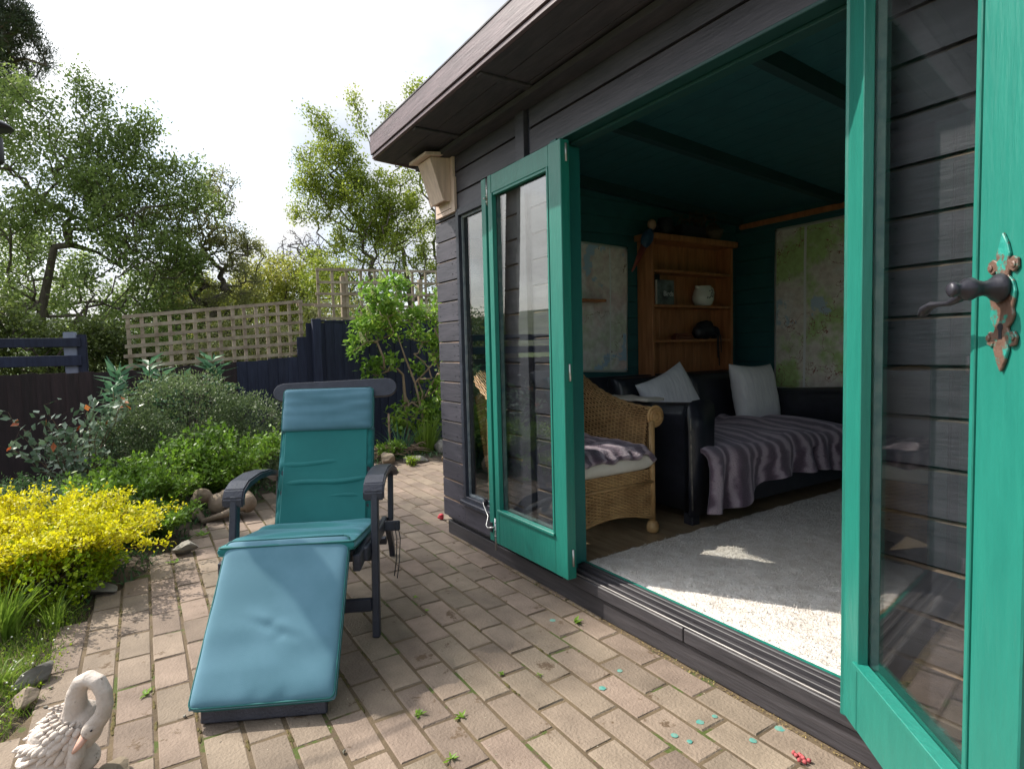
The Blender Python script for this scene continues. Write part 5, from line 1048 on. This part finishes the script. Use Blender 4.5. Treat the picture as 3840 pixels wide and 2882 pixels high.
MB().box(-7.47, -7.401, -.64, -.53, -.1, 1.385).build('post', M_postblue, pr_, bevel=.006); MB().box(-7.475, -7.385, -.528, -.45, -.1, 1.36).build('post', M_fence, pr_, bevel=.006)

# ================================================================== TREES
LF_haw = leafmat('hawthorn_leaves', (.10, .155, .04), (.22, .30, .08), (.36, .43, .14), trans=.55)
LF_right = leafmat('sunny_leaves', (.12, .17, .024), (.27, .34, .045), (.42, .46, .08), trans=.52)
LF_olive = leafmat('olive_leaves', (.14, .16, .055), (.26, .27, .10), (.36, .35, .15), trans=.55)
LF_gold = leafmat('golden_spring_leaves', (.18, .22, .035), (.32, .35, .06), (.44, .38, .10), trans=.5)
LF_pine = leafmat('pine_needles', (.035, .055, .035), (.075, .10, .055), (.13, .11, .075), trans=.25)
LF_bare = leafmat('dry_twig_leaves', (.10, .08, .08), (.16, .13, .12), trans=.2)
LF_dark = leafmat('hedge_leaves', (.05, .075, .02), (.11, .15, .035), (.20, .24, .06), trans=.5)
tree('hawthorn_tree', 'big leafy green tree filling the left side beyond the fence', 'tree', [(-11.2, -1.4, -.1), (-11.2, -1.35, .9), (-11.25, -1.2, 1.9), (-11.2, -1.0, 2.8)],
     [((-11.5, -1.5, 4.1), (1.1, 1.2, 1.25), 5), ((-11.0, -.4, 3.5), (1.0, .85, .85), 4), ((-10.7, .1, 2.5), (.9, .9, .8), 3), ((-10.5, .75, 3.55), (.5, .6, .32), .9), ((-11.6, -1.9, 2.4), (1.0, 1.0, 1.2), 4), ((-10.9, -.1, 4.2), (.5, .55, .45), .8), ((-10.9, -.5, 1.5), (.9, 1.5, .7), 3)], 600, 56000, .056, LF_haw, r0=.065, spread=.10, maxload=7, up=.2,
     sprays=[((-11.1, -.5, 3.1), e, 14, .10) for e in ((-10.3, .89, 4.04), (-10.62, .4, 4.64), (-10.75, .25, 4.85), (-11.1, -.24, 5.13), (-11.2, -.45, 5.25), (-10.3, .95, 3.75), (-10.5, .62, 4.1), (-10.9, .1, 4.5), (-11.3, -.6, 5.45))])
tree('hedge_tree', 'dense dark hedge tree low behind the two rail fence', 'tree', [(-9.2, -1.2, -.1), (-9.2, -1.2, .6)], [((-9.2, -1.6, 1.1), (.7, 1.0, .75), 3), ((-9.2, -.5, .95), (.6, .7, .75), 2), ((-9.4, .35, .75), (.5, .6, .6), 1.2)], 300, 26000, .055, LF_dark, r0=.06, spread=.09, maxload=9)
tree('sparse_tree', 'thin olive brown tree with upright twigs between the two big trees', 'tree', [(-11.4, .9, -.1), (-11.4, .9, .9), (-11.35, .95, 1.8)],
     [((-11.3, .55, 2.9), (.75, .6, .85), 3), ((-11.2, 1.25, 3.3), (.35, .32, .95), 1.6), ((-11.1, 1.55, 2.6), (.5, .45, .7), 1.6), ((-11.3, .9, 1.9), (.8, 1.0, .6), 2.2)], 420, 24000, .040, LF_olive, r0=.08, spread=.055, maxload=5, up=.5,
     sprays=[((-11.3, .95, 2.0), e, 14, .10) for e in ((-11.2, 1.36, 4.25), (-11.1, 1.5, 4.05), (-11.4, .97, 4.05), (-10.9, 1.8, 3.05), (-10.9, 1.75, 2.4), (-11.5, .75, 3.75), (-11.3, 1.2, 4.2))])
tree('may_tree', 'sunlit yellow green tree with arching branches behind the high trellis', 'tree', [(-9.6, 4.2, -.1), (-9.6, 4.15, 1.0), (-9.65, 4.05, 2.0), (-9.7, 3.95, 2.9)],
     [((-9.6, 4.1, 2.9), (.9, 1.0, 1.2), 5), ((-9.9, 3.35, 3.4), (.7, .55, .8), 3), ((-10.2, 2.95, 4.2), (.5, .42, .75), 1.6), ((-10.3, 2.62, 3.7), (.3, .32, .75), .7), ((-9.5, 4.3, 5.0), (.5, .35, .65), .8), ((-9.9, 3.0, 2.3), (.8, .75, .7), 2.4), ((-9.4, 4.8, 3.8), (.8, .8, 1.2), 2.5), ((-9.9, 3.6, 1.7), (.8, 1.3, .7), 2)], 600, 62000, .046, LF_right, r0=.06, spread=.075, maxload=6, up=.3,
     sprays=[((-9.7, 3.8, 3.0), e, 16, .12) for e in ((-10.5, 2.44, 4.0), (-10.5, 2.47, 4.42), (-10.45, 2.66, 5.23), (-10.3, 2.88, 5.1), (-10.0, 3.3, 5.42), (-10.55, 2.4, 3.45), (-10.3, 2.85, 4.5), (-9.45, 4.25, 5.6), (-9.7, 3.8, 5.2), (-10.4, 2.55, 2.75), (-9.5, 4.1, 5.5))])
tree('golden_tree', 'low golden green tree glowing behind the gap in the fence', 'tree', [(-12.8, 2.3, -.1), (-12.8, 2.35, .8), (-12.8, 2.4, 1.4)],
     [((-12.8, 2.5, 2.5), (.8, .9, .7), 3), ((-12.7, 2.0, 1.7), (.8, 1.2, .7), 3), ((-12.9, 3.2, 2.3), (.7, .8, .9), 2), ((-12.6, 1.2, 2.0), (.7, .8, .7), 2)], 420, 30000, .055, LF_gold, r0=.07, spread=.09, maxload=8)
tree('background_tree', 'pale hazy green trees standing far behind the hawthorn', 'tree', [(-15.5, .5, -.1), (-15.5, .5, 1.2)], [((-15.5, -2.2, 2.2), (1, 2.0, 1.8), 3), ((-15.5, .6, 1.8), (1, 1.6, 1.3), 3), ((-15.3, 2.6, 1.7), (1, 1.2, 1.0), 2)], 420, 40000, .075, LF_haw, r0=.09, spread=.13, maxload=8)
tree('bare_tree', 'distant bare purple grey tree top above the golden tree', 'tree', [(-15.5, 3.6, -.1), (-15.5, 3.6, 1.5), (-15.5, 3.65, 2.6)], [((-15.5, 3.7, 3.7), (.5, .75, .6), 1)], 260, 900, .03, LF_bare, bark=mat('purple_bark', (.10, .085, .10), (.16, .14, .16)), r0=.05, spread=.04, tip=.005)
tree('yard_hedge', 'mixed green hedge growing low behind the trellis', 'tree', [(-8.6, 2.2, -.1), (-8.6, 2.2, .6)], [((-8.7, 1.2, 1.0), (.5, .9, .6), 1.5), ((-8.7, 3.0, 1.2), (.5, 1.2, .8), 2)], 260, 19000, .048, LF_olive, r0=.05, spread=.08, maxload=8)
def pine(name, label, base, h, lean, blobs, n_leaf, n_att, r0=.19):
    b = Vector(base); tr_ = [tuple(b + Vector((lean[0] * t_, lean[1] * t_, h * t_))) for t_ in np.linspace(0, 1, 9)]
    return tree(name, label, 'tree', tr_, blobs, n_att, n_leaf, .11, LF_pine, bark=M_pbark, r0=r0, spread=.10, maxload=5, lw=.16, up=.6, step=.3, tip=.006)
pine('pine_tree', 'tall pine tree whose bough hangs into the top left corner', (-16.4, -5.0, -.1), 10.5, (.4, .5), [((-15.5, -2.4, 7.4), (1.3, 1.15, 1.2), 3), ((-15.9, -3.8, 9.5), (1.6, 1.6, 1.3), 2)], 60000, 480)
pine('pine_tree', 'tall pine mirrored in the left door glass', (-12.2, -4.7, -.1), 12.0, (.5, -.2), [((-11.62, -4.98, 11.2), (.85, .55, .42), 3), ((-13.0, -5.3, 12.1), (1.0, .8, .5), 1.2)], 15000, 200)

# ================================================================== BEDS
LB_bright = leafmat('bright_rose_leaves', (.075, .16, .018), (.16, .29, .03), (.28, .42, .05), trans=.45)
LB_grey = leafmat('grey_green_leaves', (.050, .085, .034), (.105, .155, .06), (.18, .24, .10), trans=.35)
LB_teal = leafmat('blue_green_leaves', (.04, .11, .06), (.08, .19, .10), (.14, .27, .15), trans=.3)
LB_rose = leafmat('glaucous_rose_leaves', (.05, .10, .045), (.13, .20, .12), (.26, .33, .24), trans=.25, rough=.3)
LB_red = leafmat('red_young_leaves', (.30, .05, .02), (.42, .09, .03), (.40, .20, .06), trans=.4)
LB_yel = leafmat('yellow_leaves', (.42, .47, .014), (.66, .62, .014), (.78, .70, .025), trans=.5)
LB_yelg = leafmat('yellow_green_leaves', (.10, .20, .008), (.24, .36, .012), (.40, .48, .02), trans=.4)
LB_lil = leafmat('lilac_leaves', (.10, .21, .03), (.20, .36, .05), (.38, .50, .07), trans=.48, rough=.35)
LB_grass = leafmat('grass_blades', (.07, .14, .018), (.16, .26, .03), (.30, .38, .08), trans=.35)
LB_straw = leafmat('dry_grass', (.22, .18, .08), (.34, .29, .14), (.42, .36, .20), trans=.3)
LB_fern = leafmat('feathery_leaves', (.035, .09, .035), (.07, .15, .05), (.12, .21, .07), trans=.3)
# grey shrub
mound('cotoneaster_bush', 'rounded grey green small leaved bush in front of the fence', 'bush', [((-5.75, .30, .52), (.55, .52, .46)), ((-5.7, .78, .38), (.5, .38, .38)), ((-5.75, -.05, .34), (.5, .35, .34)), ((-5.5, .45, .25), (.55, .6, .28))], 42000, LB_grey, .026, base=(-5.75, .3, 0), shell=.5, lw=.5)
# bright green rose bush
shrub('rose_bush', 'bright fresh green bush in front of the grey green bush', 'bush', (-4.95, .52, 0), 40, .62, .42, LB_bright, .040, 5, lean=(.05, 0), side=3, jitter=.02, bare=.15)
shrub('rose_bush', 'low bright green bush left of the stone animal', 'bush', (-4.75, -.02, 0), 44, .46, .50, LB_bright, .036, 5, side=3, jitter=.02, bare=.12)
# tall blue green plants
for i, (x, y, h_) in enumerate(((-6.25, -.12, .98), (-6.15, .06, 1.04), (-6.25, .22, .93), (-6.2, .52, 1.06), (-6.3, .38, .90), (-6.1, -.24, .86), (-6.2, .66, .96))):
    root = thing('tall_perennial', '', 'plant', (x, y, 0), 'tall blue green perennials behind the bush'); root['label'] = ('tall blue green perennial behind the bush, leftmost tall stem', 'tall blue green perennial, second high stem above the bush', 'shorter blue green perennial between the two tall groups', 'tallest blue green perennial against the trellis foot', 'short blue green perennial left of the tallest one', 'lowest blue green perennial at the far left of the clump', 'blue green perennial at the right end of the clump')[i]
    P = []; D = []; top = Vector((x + RNG.uniform(-.03, .08), y + RNG.uniform(-.06, .06), h_)); b0 = Vector((x, y, 0))
    for t_ in np.linspace(.35, 1, 14):
        for q in range(4 if t_ < .98 else 6):
            a = q * math.pi / 2 + t_ * 40 + RNG.uniform(-.3, .3); P.append(b0.lerp(top, t_)); D.append((math.cos(a), math.sin(a), .35 if t_ < .9 else .9))
    V, F = leaf_arrays(np.array(P), np.array(D, float), .165, .044, fold=True, curl=.35); o = add_mesh('leaves', V, F, LB_teal, root); MB().tube([b0, b0.lerp(top, .5), top], [.006, .005, .003], 6).build('stem', M_stem, root, True)
# rose with red tips
shrub('red_tipped_rose', 'rose with pale glaucous leaves and red young tips at the left', 'rose', (-5.45, -.42, 0), 22, .84, .40, LB_rose, .066, 2, side=1, jitter=.01, bare=.35, arch=.2, lw=.62, tips=(LB_red, 14, .06), bark=mat('rose_stem', (.10, .06, .035), (.14, .09, .05)))
shrub('red_tipped_rose', 'lower leafy rose stems right of the red tipped rose', 'rose', (-5.2, -.35, 0), 9, .40, .25, LB_rose, .050, 2, side=2, bare=.2, tips=(LB_red, 8, .035))
shrub('feathery_plant', 'dark feathery foliage at the far left below the rose', 'plant', (-4.75, -.75, 0), 50, .36, .42, LB_fern, .030, 6, side=3, lw=.25, bare=.05)
shrub('feathery_plant', 'feathery foliage between the yellow shrub and the rose', 'plant', (-4.25, -.32, 0), 40, .30, .34, LB_fern, .028, 5, side=3, lw=.25, bare=.05)
shrub('leafy_plant', 'low mid green foliage behind the yellow shrub tip', 'plant', (-4.1, .0, 0), 34, .24, .26, LB_bright, .032, 4, side=2, bare=.05)
# yellow shrub
shrub('yellow_shrub', 'low bright yellow leaved shrub spilling over the paving edge', 'shrub', (-3.62, -.50, 0), 150, .46, .53, LB_yel, .019, 9, side=4, jitter=.010, bare=.25, arch=.38, lw=.72, bark=mat('yellow_shrub_stem', (.16, .08, .03), (.24, .13, .05)), rbase=.004)
mound('yellow_shrub_skirt', 'yellow green lower foliage at the foot of the yellow shrub', 'shrub', [((-3.48, -.46, .12), (.40, .34, .15))], 5200, LB_yelg, .024, base=(-3.48, -.46, 0), lw=.75, twigs=60)
# lilac
tree('lilac_bush', 'young lilac with fresh light green leaves beside the summerhouse', 'bush', [(-6.25, 2.55, -.05), (-6.24, 2.52, .3), (-6.22, 2.5, .6), (-6.2, 2.48, .85)],
     [((-6.2, 2.35, 1.55), (.28, .36, .40), 4), ((-6.15, 2.85, 1.15), (.28, .30, .48), 3), ((-6.2, 2.08, 1.25), (.22, .20, .22), 1), ((-6.15, 2.78, .62), (.25, .25, .28), 1.6), ((-6.2, 2.2, .95), (.2, .22, .15), .9), ((-6.2, 2.6, .40), (.22, .30, .22), 1.6), ((-6.15, 3.0, 1.6), (.2, .2, .25), 1.0)], 200, 4300, .068, LB_lil, bark=mat('lilac_bark', (.20, .15, .09), (.30, .23, .15), rough=.9), r0=.020, spread=.045, maxload=6, foldl=True, lw=.62, step=.1, tip=.0025)
root = thing('young_lilac', 'second thin lilac leaning left out of the strap leaves', 'lilac', (-6.1, 2.75, 0))
MB().tube([(-6.1, 2.72, 0), (-6.12, 2.66, .4), (-6.15, 2.60, .75), (-6.18, 2.50, 1.05), (-6.18, 2.42, 1.3)], [.017, .015, .013, .010, .006], 8).build('stem', mat('lilac_bark', (0, 0, 0)), root, True); MB().tube([(-6.15, 2.60, .75), (-6.1, 2.85, 1.0), (-6.1, 3.0, 1.2)], [.010, .008, .004], 6).build('side_stem', mat('lilac_bark', (0, 0, 0)), root, True)
M_bud = mat('pale_lilac_buds', (.36, .42, .16), (.55, .58, .28), rough=.8, nscale=60)
for i, (y, z) in enumerate(((2.22, 1.86), (2.52, 1.92), (2.36, 1.74), (1.98, 1.22), (2.06, 1.5), (2.88, 1.66), (2.96, 1.42), (2.98, .98), (2.12, 1.7), (2.74, 1.52), (2.62, 1.72))):
    mb = MB(); r2_ = random.Random(i)
    for k in range(26): t_ = k / 26; a = k * 2.4; rr_ = .022 * (1 - t_) + .004; mb.ell((-6.02 + math.cos(a) * rr_ + RNG.uniform(-.01, .01), y + math.sin(a) * rr_ - .03 * t_, z + t_ * .10), (.0075, .0075, .009), 6, 4)
    o = mb.build('flower_bud', M_bud, None, True); tag(o, ('pale lilac bud spike in the upper lilac left of its tip', 'pale lilac bud spike at the very top of the lilac', 'pale lilac bud spike in the middle of the lilac crown', 'lowest left lilac bud spike hanging over the lounger headboard', 'lilac bud spike at the left side of the crown', 'lilac bud spike at the upper right beside the summerhouse wall', 'lilac bud spike right of the crown beside the dark wall', 'lowest right lilac bud spike beside the dark wall', 'lilac bud spike on the left shoulder of the crown', 'lilac bud spike between the two lilac stems', 'lilac bud spike right of the top of the lilac')[i], 'flower bud', 'lilac bud spikes', 'stuff'); del o['kind']
# strap leaves
def straps(name, label, c, n, h_, sp, w_, m, curl=.5, cat='plant'):
    V = []; F = []
    for i in range(n):
        a = RNG.uniform(0, 2 * math.pi); r0_ = sp * .35 * RNG.uniform(0, 1); b0 = Vector(c) + Vector((math.cos(a) * r0_, math.sin(a) * r0_, 0)); out = Vector((math.cos(a), math.sin(a), 0)); hh = h_ * RNG.uniform(.6, 1.1); o_ = sp * RNG.uniform(.1, 1); s_ = Vector((-out.y, out.x, 0)).lerp(Vector((.5, .85, 0)), .6).normalized(); k = len(V); cu2 = curl * RNG.uniform(.2, 1.3)
        for t_ in (0, .25, .5, .75, 1): p = b0 + out * (o_ * t_ ** 1.6) + Vector((0, 0, hh * (t_ - cu2 * .5 * t_ ** 3))); ww = w_ * (1 - t_ ** 3) * .5 + .0004; V += [p + s_ * ww, p - s_ * ww]
        for q in range(4): F.append((k + q * 2, k + q * 2 + 1, k + q * 2 + 3, k + q * 2 + 2))
    root = thing(name, label, cat, tuple(c)); o = add_mesh('leaves', V, F, m, root, True); o['kind'] = 'stuff'; return root
straps('strap_leaf_clump', 'tall strap leaved clump at the foot of the lilac', (-5.85, 2.58, 0), 90, .46, .24, .013, LB_grass)
straps('strap_leaf_clump', 'looser strap leaved clump left of the lilac foot', (-5.85, 2.28, 0), 34, .40, .30, .011, LB_teal)
shrub('bed_weeds', 'small leafy weeds beside the strap leaves', 'plant', (-5.72, 2.10, 0), 18, .22, .16, LB_bright, .028, 3, side=2, bare=.05)
shrub('bed_weeds', 'light green seedlings at the foot of the bed edging', 'plant', (-5.30, 2.18, 0), 8, .09, .07, LB_yelg, .022, 2, side=1, bare=.05)
M_stick = mat('dry_sticks', (.13, .085, .05), (.28, .21, .14), rough=.9, nscale=20); st = MB(); r_ = random.Random(12)
for i in range(46):
    a = r_.uniform(0, math.pi); p = Vector((-5.78 + r_.uniform(-.12, .12), 2.08 + r_.uniform(-.18, .42), .03 + r_.uniform(0, .10))); d = Vector((math.cos(a), math.sin(a), r_.uniform(-.2, .35))) * r_.uniform(.06, .16); st.tube([p - d, p + Vector((0, 0, .012)), p + d], [.005, .006, .003], 5)
tag(st.build('stick_pile', M_stick, None, True), 'heap of dry sticks on the bed beside the lounger back', 'sticks', kind='stuff')
tag(MB().tube([(-6.0, 2.22, 0), (-6.0, 2.22, .45)], [.014, .012], 7).build('stub_stem', M_stick, None, True), 'thick sawn off stub in the bed before the fence', 'stub')
wf_ = thing('wilted_flower', 'wilted orange flower drooping beside the lounger headboard', 'flower', (-5.95, 2.02, 0))
MB().tube([(-5.95, 2.05, 0), (-5.95, 2.0, .35), (-5.95, 1.94, .50), (-5.95, 1.90, .47)], .003, 5).build('stem', M_stem, wf_, True)
V, F = leaf_arrays(np.tile(np.array([[-5.95, 1.90, .46]]), (12, 1)), RNG.normal(size=(12, 3)) * .5 + [0, 0, -1], .05, .025, fold=True); add_mesh('petals', V, F, LB_red, wf_)
# rough grass patch and weeds at the lower left
def scatter_poly(P, n):
    xs_, ys_ = [p[0] for p in P], [p[1] for p in P]; out = []
    while len(out) < n:
        x, y = RNG.uniform(min(xs_), max(xs_)), RNG.uniform(min(ys_), max(ys_))
        if inside(x, y, P) and not inside(x, y): out.append((x, y))
    return np.array(out)
def blades(name, label, pts, h_, w_, m, lean=.5, parent=None):
    n = len(pts); z0 = np.array([max(-.03, gz(x, y)) for x, y in pts]); P = np.column_stack([pts, z0 - .003]); D = RNG.normal(size=(n, 3)) * lean; D[:, 2] = 1; V, F = leaf_arrays(P, D, h_, w_, fold=True, curl=.35, up=0); o = add_mesh(name, V, F, m, parent)
    tag(o, label, 'grass', kind='stuff'); return o
G1 = [(-3.35, -.30), (-2.95, -.20), (-2.6, -.24), (-2.3, -.28), (-2.0, -.36), (-1.9, -.6), (-1.9, -1.3), (-3.5, -1.3)]
pts = scatter_poly(G1, 15000); d_ = np.array([edge_dist(x, y) for x, y in pts]); keep = RNG.uniform(0, 1, len(pts)) < np.clip(d_ / .06, .35, 1); pts = pts[keep]
blades('lawn_grass', 'rough green grass along the lower left paving edge', pts, .045, .0038, LB_grass)
blades('dry_grass', 'straw coloured dead grass at the lower left paving edge', scatter_poly(G1, 4200), .055, .0022, LB_straw, 1.0)
k = len(pts); q = RNG.integers(0, k, 3000); Pz = np.column_stack([pts[q], RNG.uniform(0, .035, 3000) + .01]); V, F = leaf_arrays(Pz, RNG.normal(size=(3000, 3)) + [0, 0, .6], .011, .008); tag(add_mesh('chickweed', V, F, LB_yelg), 'tiny leaved weeds mixed into the rough grass', 'weeds', kind='stuff')
straps('grass_clump', 'long bright green grass tuft at the left edge of the photo', (-2.98, -.52, 0), 110, .26, .16, .007, LB_grass, .6, 'grass'); straps('grass_clump', 'thin long grass under the right end of the yellow shrub', (-3.02, -.36, 0), 60, .16, .12, .004, LB_grass, .7, 'grass')
straps('grass_clump', 'grass tuft just above the swan statue', (-2.55, -.46, 0), 50, .11, .10, .004, LB_grass, .6, 'grass')
q = RNG.integers(0, k, 200); mb = MB()
for x, y in pts[q]:
    if edge_dist(x, y) > .03: mb.ell((x, y, RNG.uniform(.035, .075)), (.0035, .0035, .003), 6, 4)
tag(mb.build('weed_flowers', mat('white_petals', (.72, .72, .62), rough=.8)), 'specks of tiny white weed flowers above the rough grass', 'flowers', kind='stuff')
# ground cover over soil in the beds
G2 = [(-6.7, -1.6), (-6.7, 3.2), (-5.4, 2.9), (-5.62, 2.0), (-5.25, 1.25), (-4.8, .7), (-4.35, .33), (-3.9, .13), (-3.5, -.05), (-3.2, -.24), (-3.3, -1.4)]
pts2 = scatter_poly(G2, 9000); blades('bed_groundcover', 'mixed low ground cover over the soil of the bed', pts2, .06, .012, LB_fern, .9)
# small weeds growing in the joints
WEEDS = [((-1.813, 1.422), .030, 'rosette weed against the plinth below the open doorway'), ((-1.616, .656), .020, 'small weed in the joint nearest the lounger foot'), ((-1.533, .763), .020, 'spreading weed in the joint in the middle foreground'), ((-1.669, .984), .014, 'tiny weed where two joints meet in the middle paving'),
         ((-1.589, 1.083), .012, 'tiny upright weed in the joint right of centre'), ((-1.389, .653), .018, 'weed in the joint at the bottom of the picture'), ((-2.412, .988), .014, 'small weed in the joint right of the lounger leg'), ((-2.264, .974), .012, 'smaller weed just nearer than the one by the lounger leg'),
         ((-2.40, 1.381), .010, 'dark tiny weed on the shaded paving near the door leaf'), ((-2.23, -.04), .024, 'pale rosette weed in the joint above the swan'), ((-4.637, 1.517), .05, 'flat weed patch on the back path nearer the lounger arm'), ((-5.106, 1.927), .045, 'flat weed patch on the back path near the bed edging'), ((-3.6, .10), .03, 'weeds at the paving edge by the mauve rock'), ((-4.05, .26), .05, 'weeds at the paving edge below the stone animal')]
for (x, y), s_, lab in WEEDS:
    n_ = 9; a = RNG.uniform(0, 6.28, n_) + np.arange(n_) * 2.4; P = np.column_stack([np.full(n_, x), np.full(n_, y), np.full(n_, .0015)]); P[:, :2] += RNG.normal(size=(n_, 2)) * s_ * .2; D = np.column_stack([np.cos(a), np.sin(a), RNG.uniform(.2, .9, n_)]); V, F = leaf_arrays(P, D, s_ * 1.1, s_ * .5, fold=True, up=3)
    tag(add_mesh('joint_weed', V, F, LB_bright), lab, 'weed', 'small weeds growing in the paving joints')
# moss pads in the joints of the shaded left paving
mb = MB(); r_ = random.Random(4)
for i in range(260):
    j = r_.randrange(3, 16); y = 1.515 - j * PW; x = r_.uniform(-4.6, -1.6)
    if not inside(x, y) or not inside(x, y + .1): continue
    if y > .65 and r_.random() < .75: continue
    for q in range(r_.randrange(1, 5)): mb.ell((x + q * .022 + r_.uniform(-.008, .008), y + r_.uniform(-.0025, .0025), -.0035), (r_.uniform(.008, .022), r_.uniform(.003, .0065), r_.uniform(.002, .0042)), 9, 5, None, .35, i * 7 + q)
tag(mb.build('moss', M_moss, patio, True), kind='stuff')
# crumbs of debris on the paving
n_ = 450; P = np.column_stack([RNG.uniform(-4.8, -.7, n_), RNG.uniform(-.3, 1.5, n_), np.full(n_, .0012)]); ok = np.array([inside(x, y) for x, y, _ in P]); P = P[ok]; V, F = leaf_arrays(P, RNG.normal(size=(len(P), 3)) * [1, 1, .15], .007, .004, up=4); tag(add_mesh('leaf_litter', V, F, mat('litter', (.05, .03, .02), (.45, .40, .30), nscale=60)), 'fine leaf litter and grit strewn over the paving', 'litter', kind='stuff')
n_ = 700; x = RNG.uniform(-3.1, .4, n_); P = np.column_stack([x, 1.528 - np.abs(RNG.normal(size=n_)) * .010, np.full(n_, .002)]); V, F = leaf_arrays(P, RNG.normal(size=(n_, 3)) * [1, 1, .3], .010, .003, up=4); tag(add_mesh('plinth_litter', V, F, mat('litter_straw', (.10, .07, .02), (.38, .28, .10), nscale=50)), 'straw litter caught along the foot of the plinth', 'litter', kind='stuff')
# paint drips on pavers
SP_ = [(-1.408, 1.208, .012), (-1.116, 1.327, .011), (-1.11, 1.384, .008), (-.969, 1.488, .013), (-.981, 1.382, .010), (-1.884, 1.358, .012), (-1.452, 1.324, .009), (-1.117, 1.221, .010), (-1.076, 1.235, .008), (-1.701, .923, .009), (-1.47, 1.17, .007), (-1.30, 1.30, .006)]
for x, y, r0_ in SP_[:9]:
    bm = bmesh.new(); n_ = 18; cv = bm.verts.new((x, y, .0028)); ring = [bm.verts.new((x + math.cos(6.283 * k / n_) * r0_ * (1 + .35 * mnoise.noise(Vector((k * .9, x * 30, y * 30)))), y + math.sin(6.283 * k / n_) * r0_ * (1 + .35 * mnoise.noise(Vector((k * .9, y * 30, x * 30)))), .0018)) for k in range(n_)]
    for k in range(n_): bm.faces.new((cv, ring[k], ring[(k + 1) % n_]))
    me = bpy.data.meshes.new('paint_drip'); bm.to_mesh(me); bm.free(); me.materials.append(M_splash); o = bpy.data.objects.new('paint_drip', me); COL.objects.link(o); o.parent = patio
# red seed cluster
M_red = mat('dull_red_seed', (.30, .04, .05), (.42, .09, .09), rough=.7, nscale=90); mb = MB(); r_ = random.Random(6)
for i in range(9): mb.ell((-.856 + r_.uniform(-.028, .022), 1.417 + r_.uniform(-.018, .016), .007), (.006, .006, .0055), 8, 6, None, .2, i)
tag(mb.build('red_catkins', M_red, None, True), 'fallen dull red catkin clusters on the paving near the right door', 'catkins', kind='stuff')
tag(MB().ell((-3.46, 1.612, .02), (.02, .02, .018), 10, 7, None, .3, 2).build('red_bloom', mat('red_petal', (.55, .04, .06), rough=.6), None, True), 'small red bloom on the ground past the summerhouse corner', 'flower')
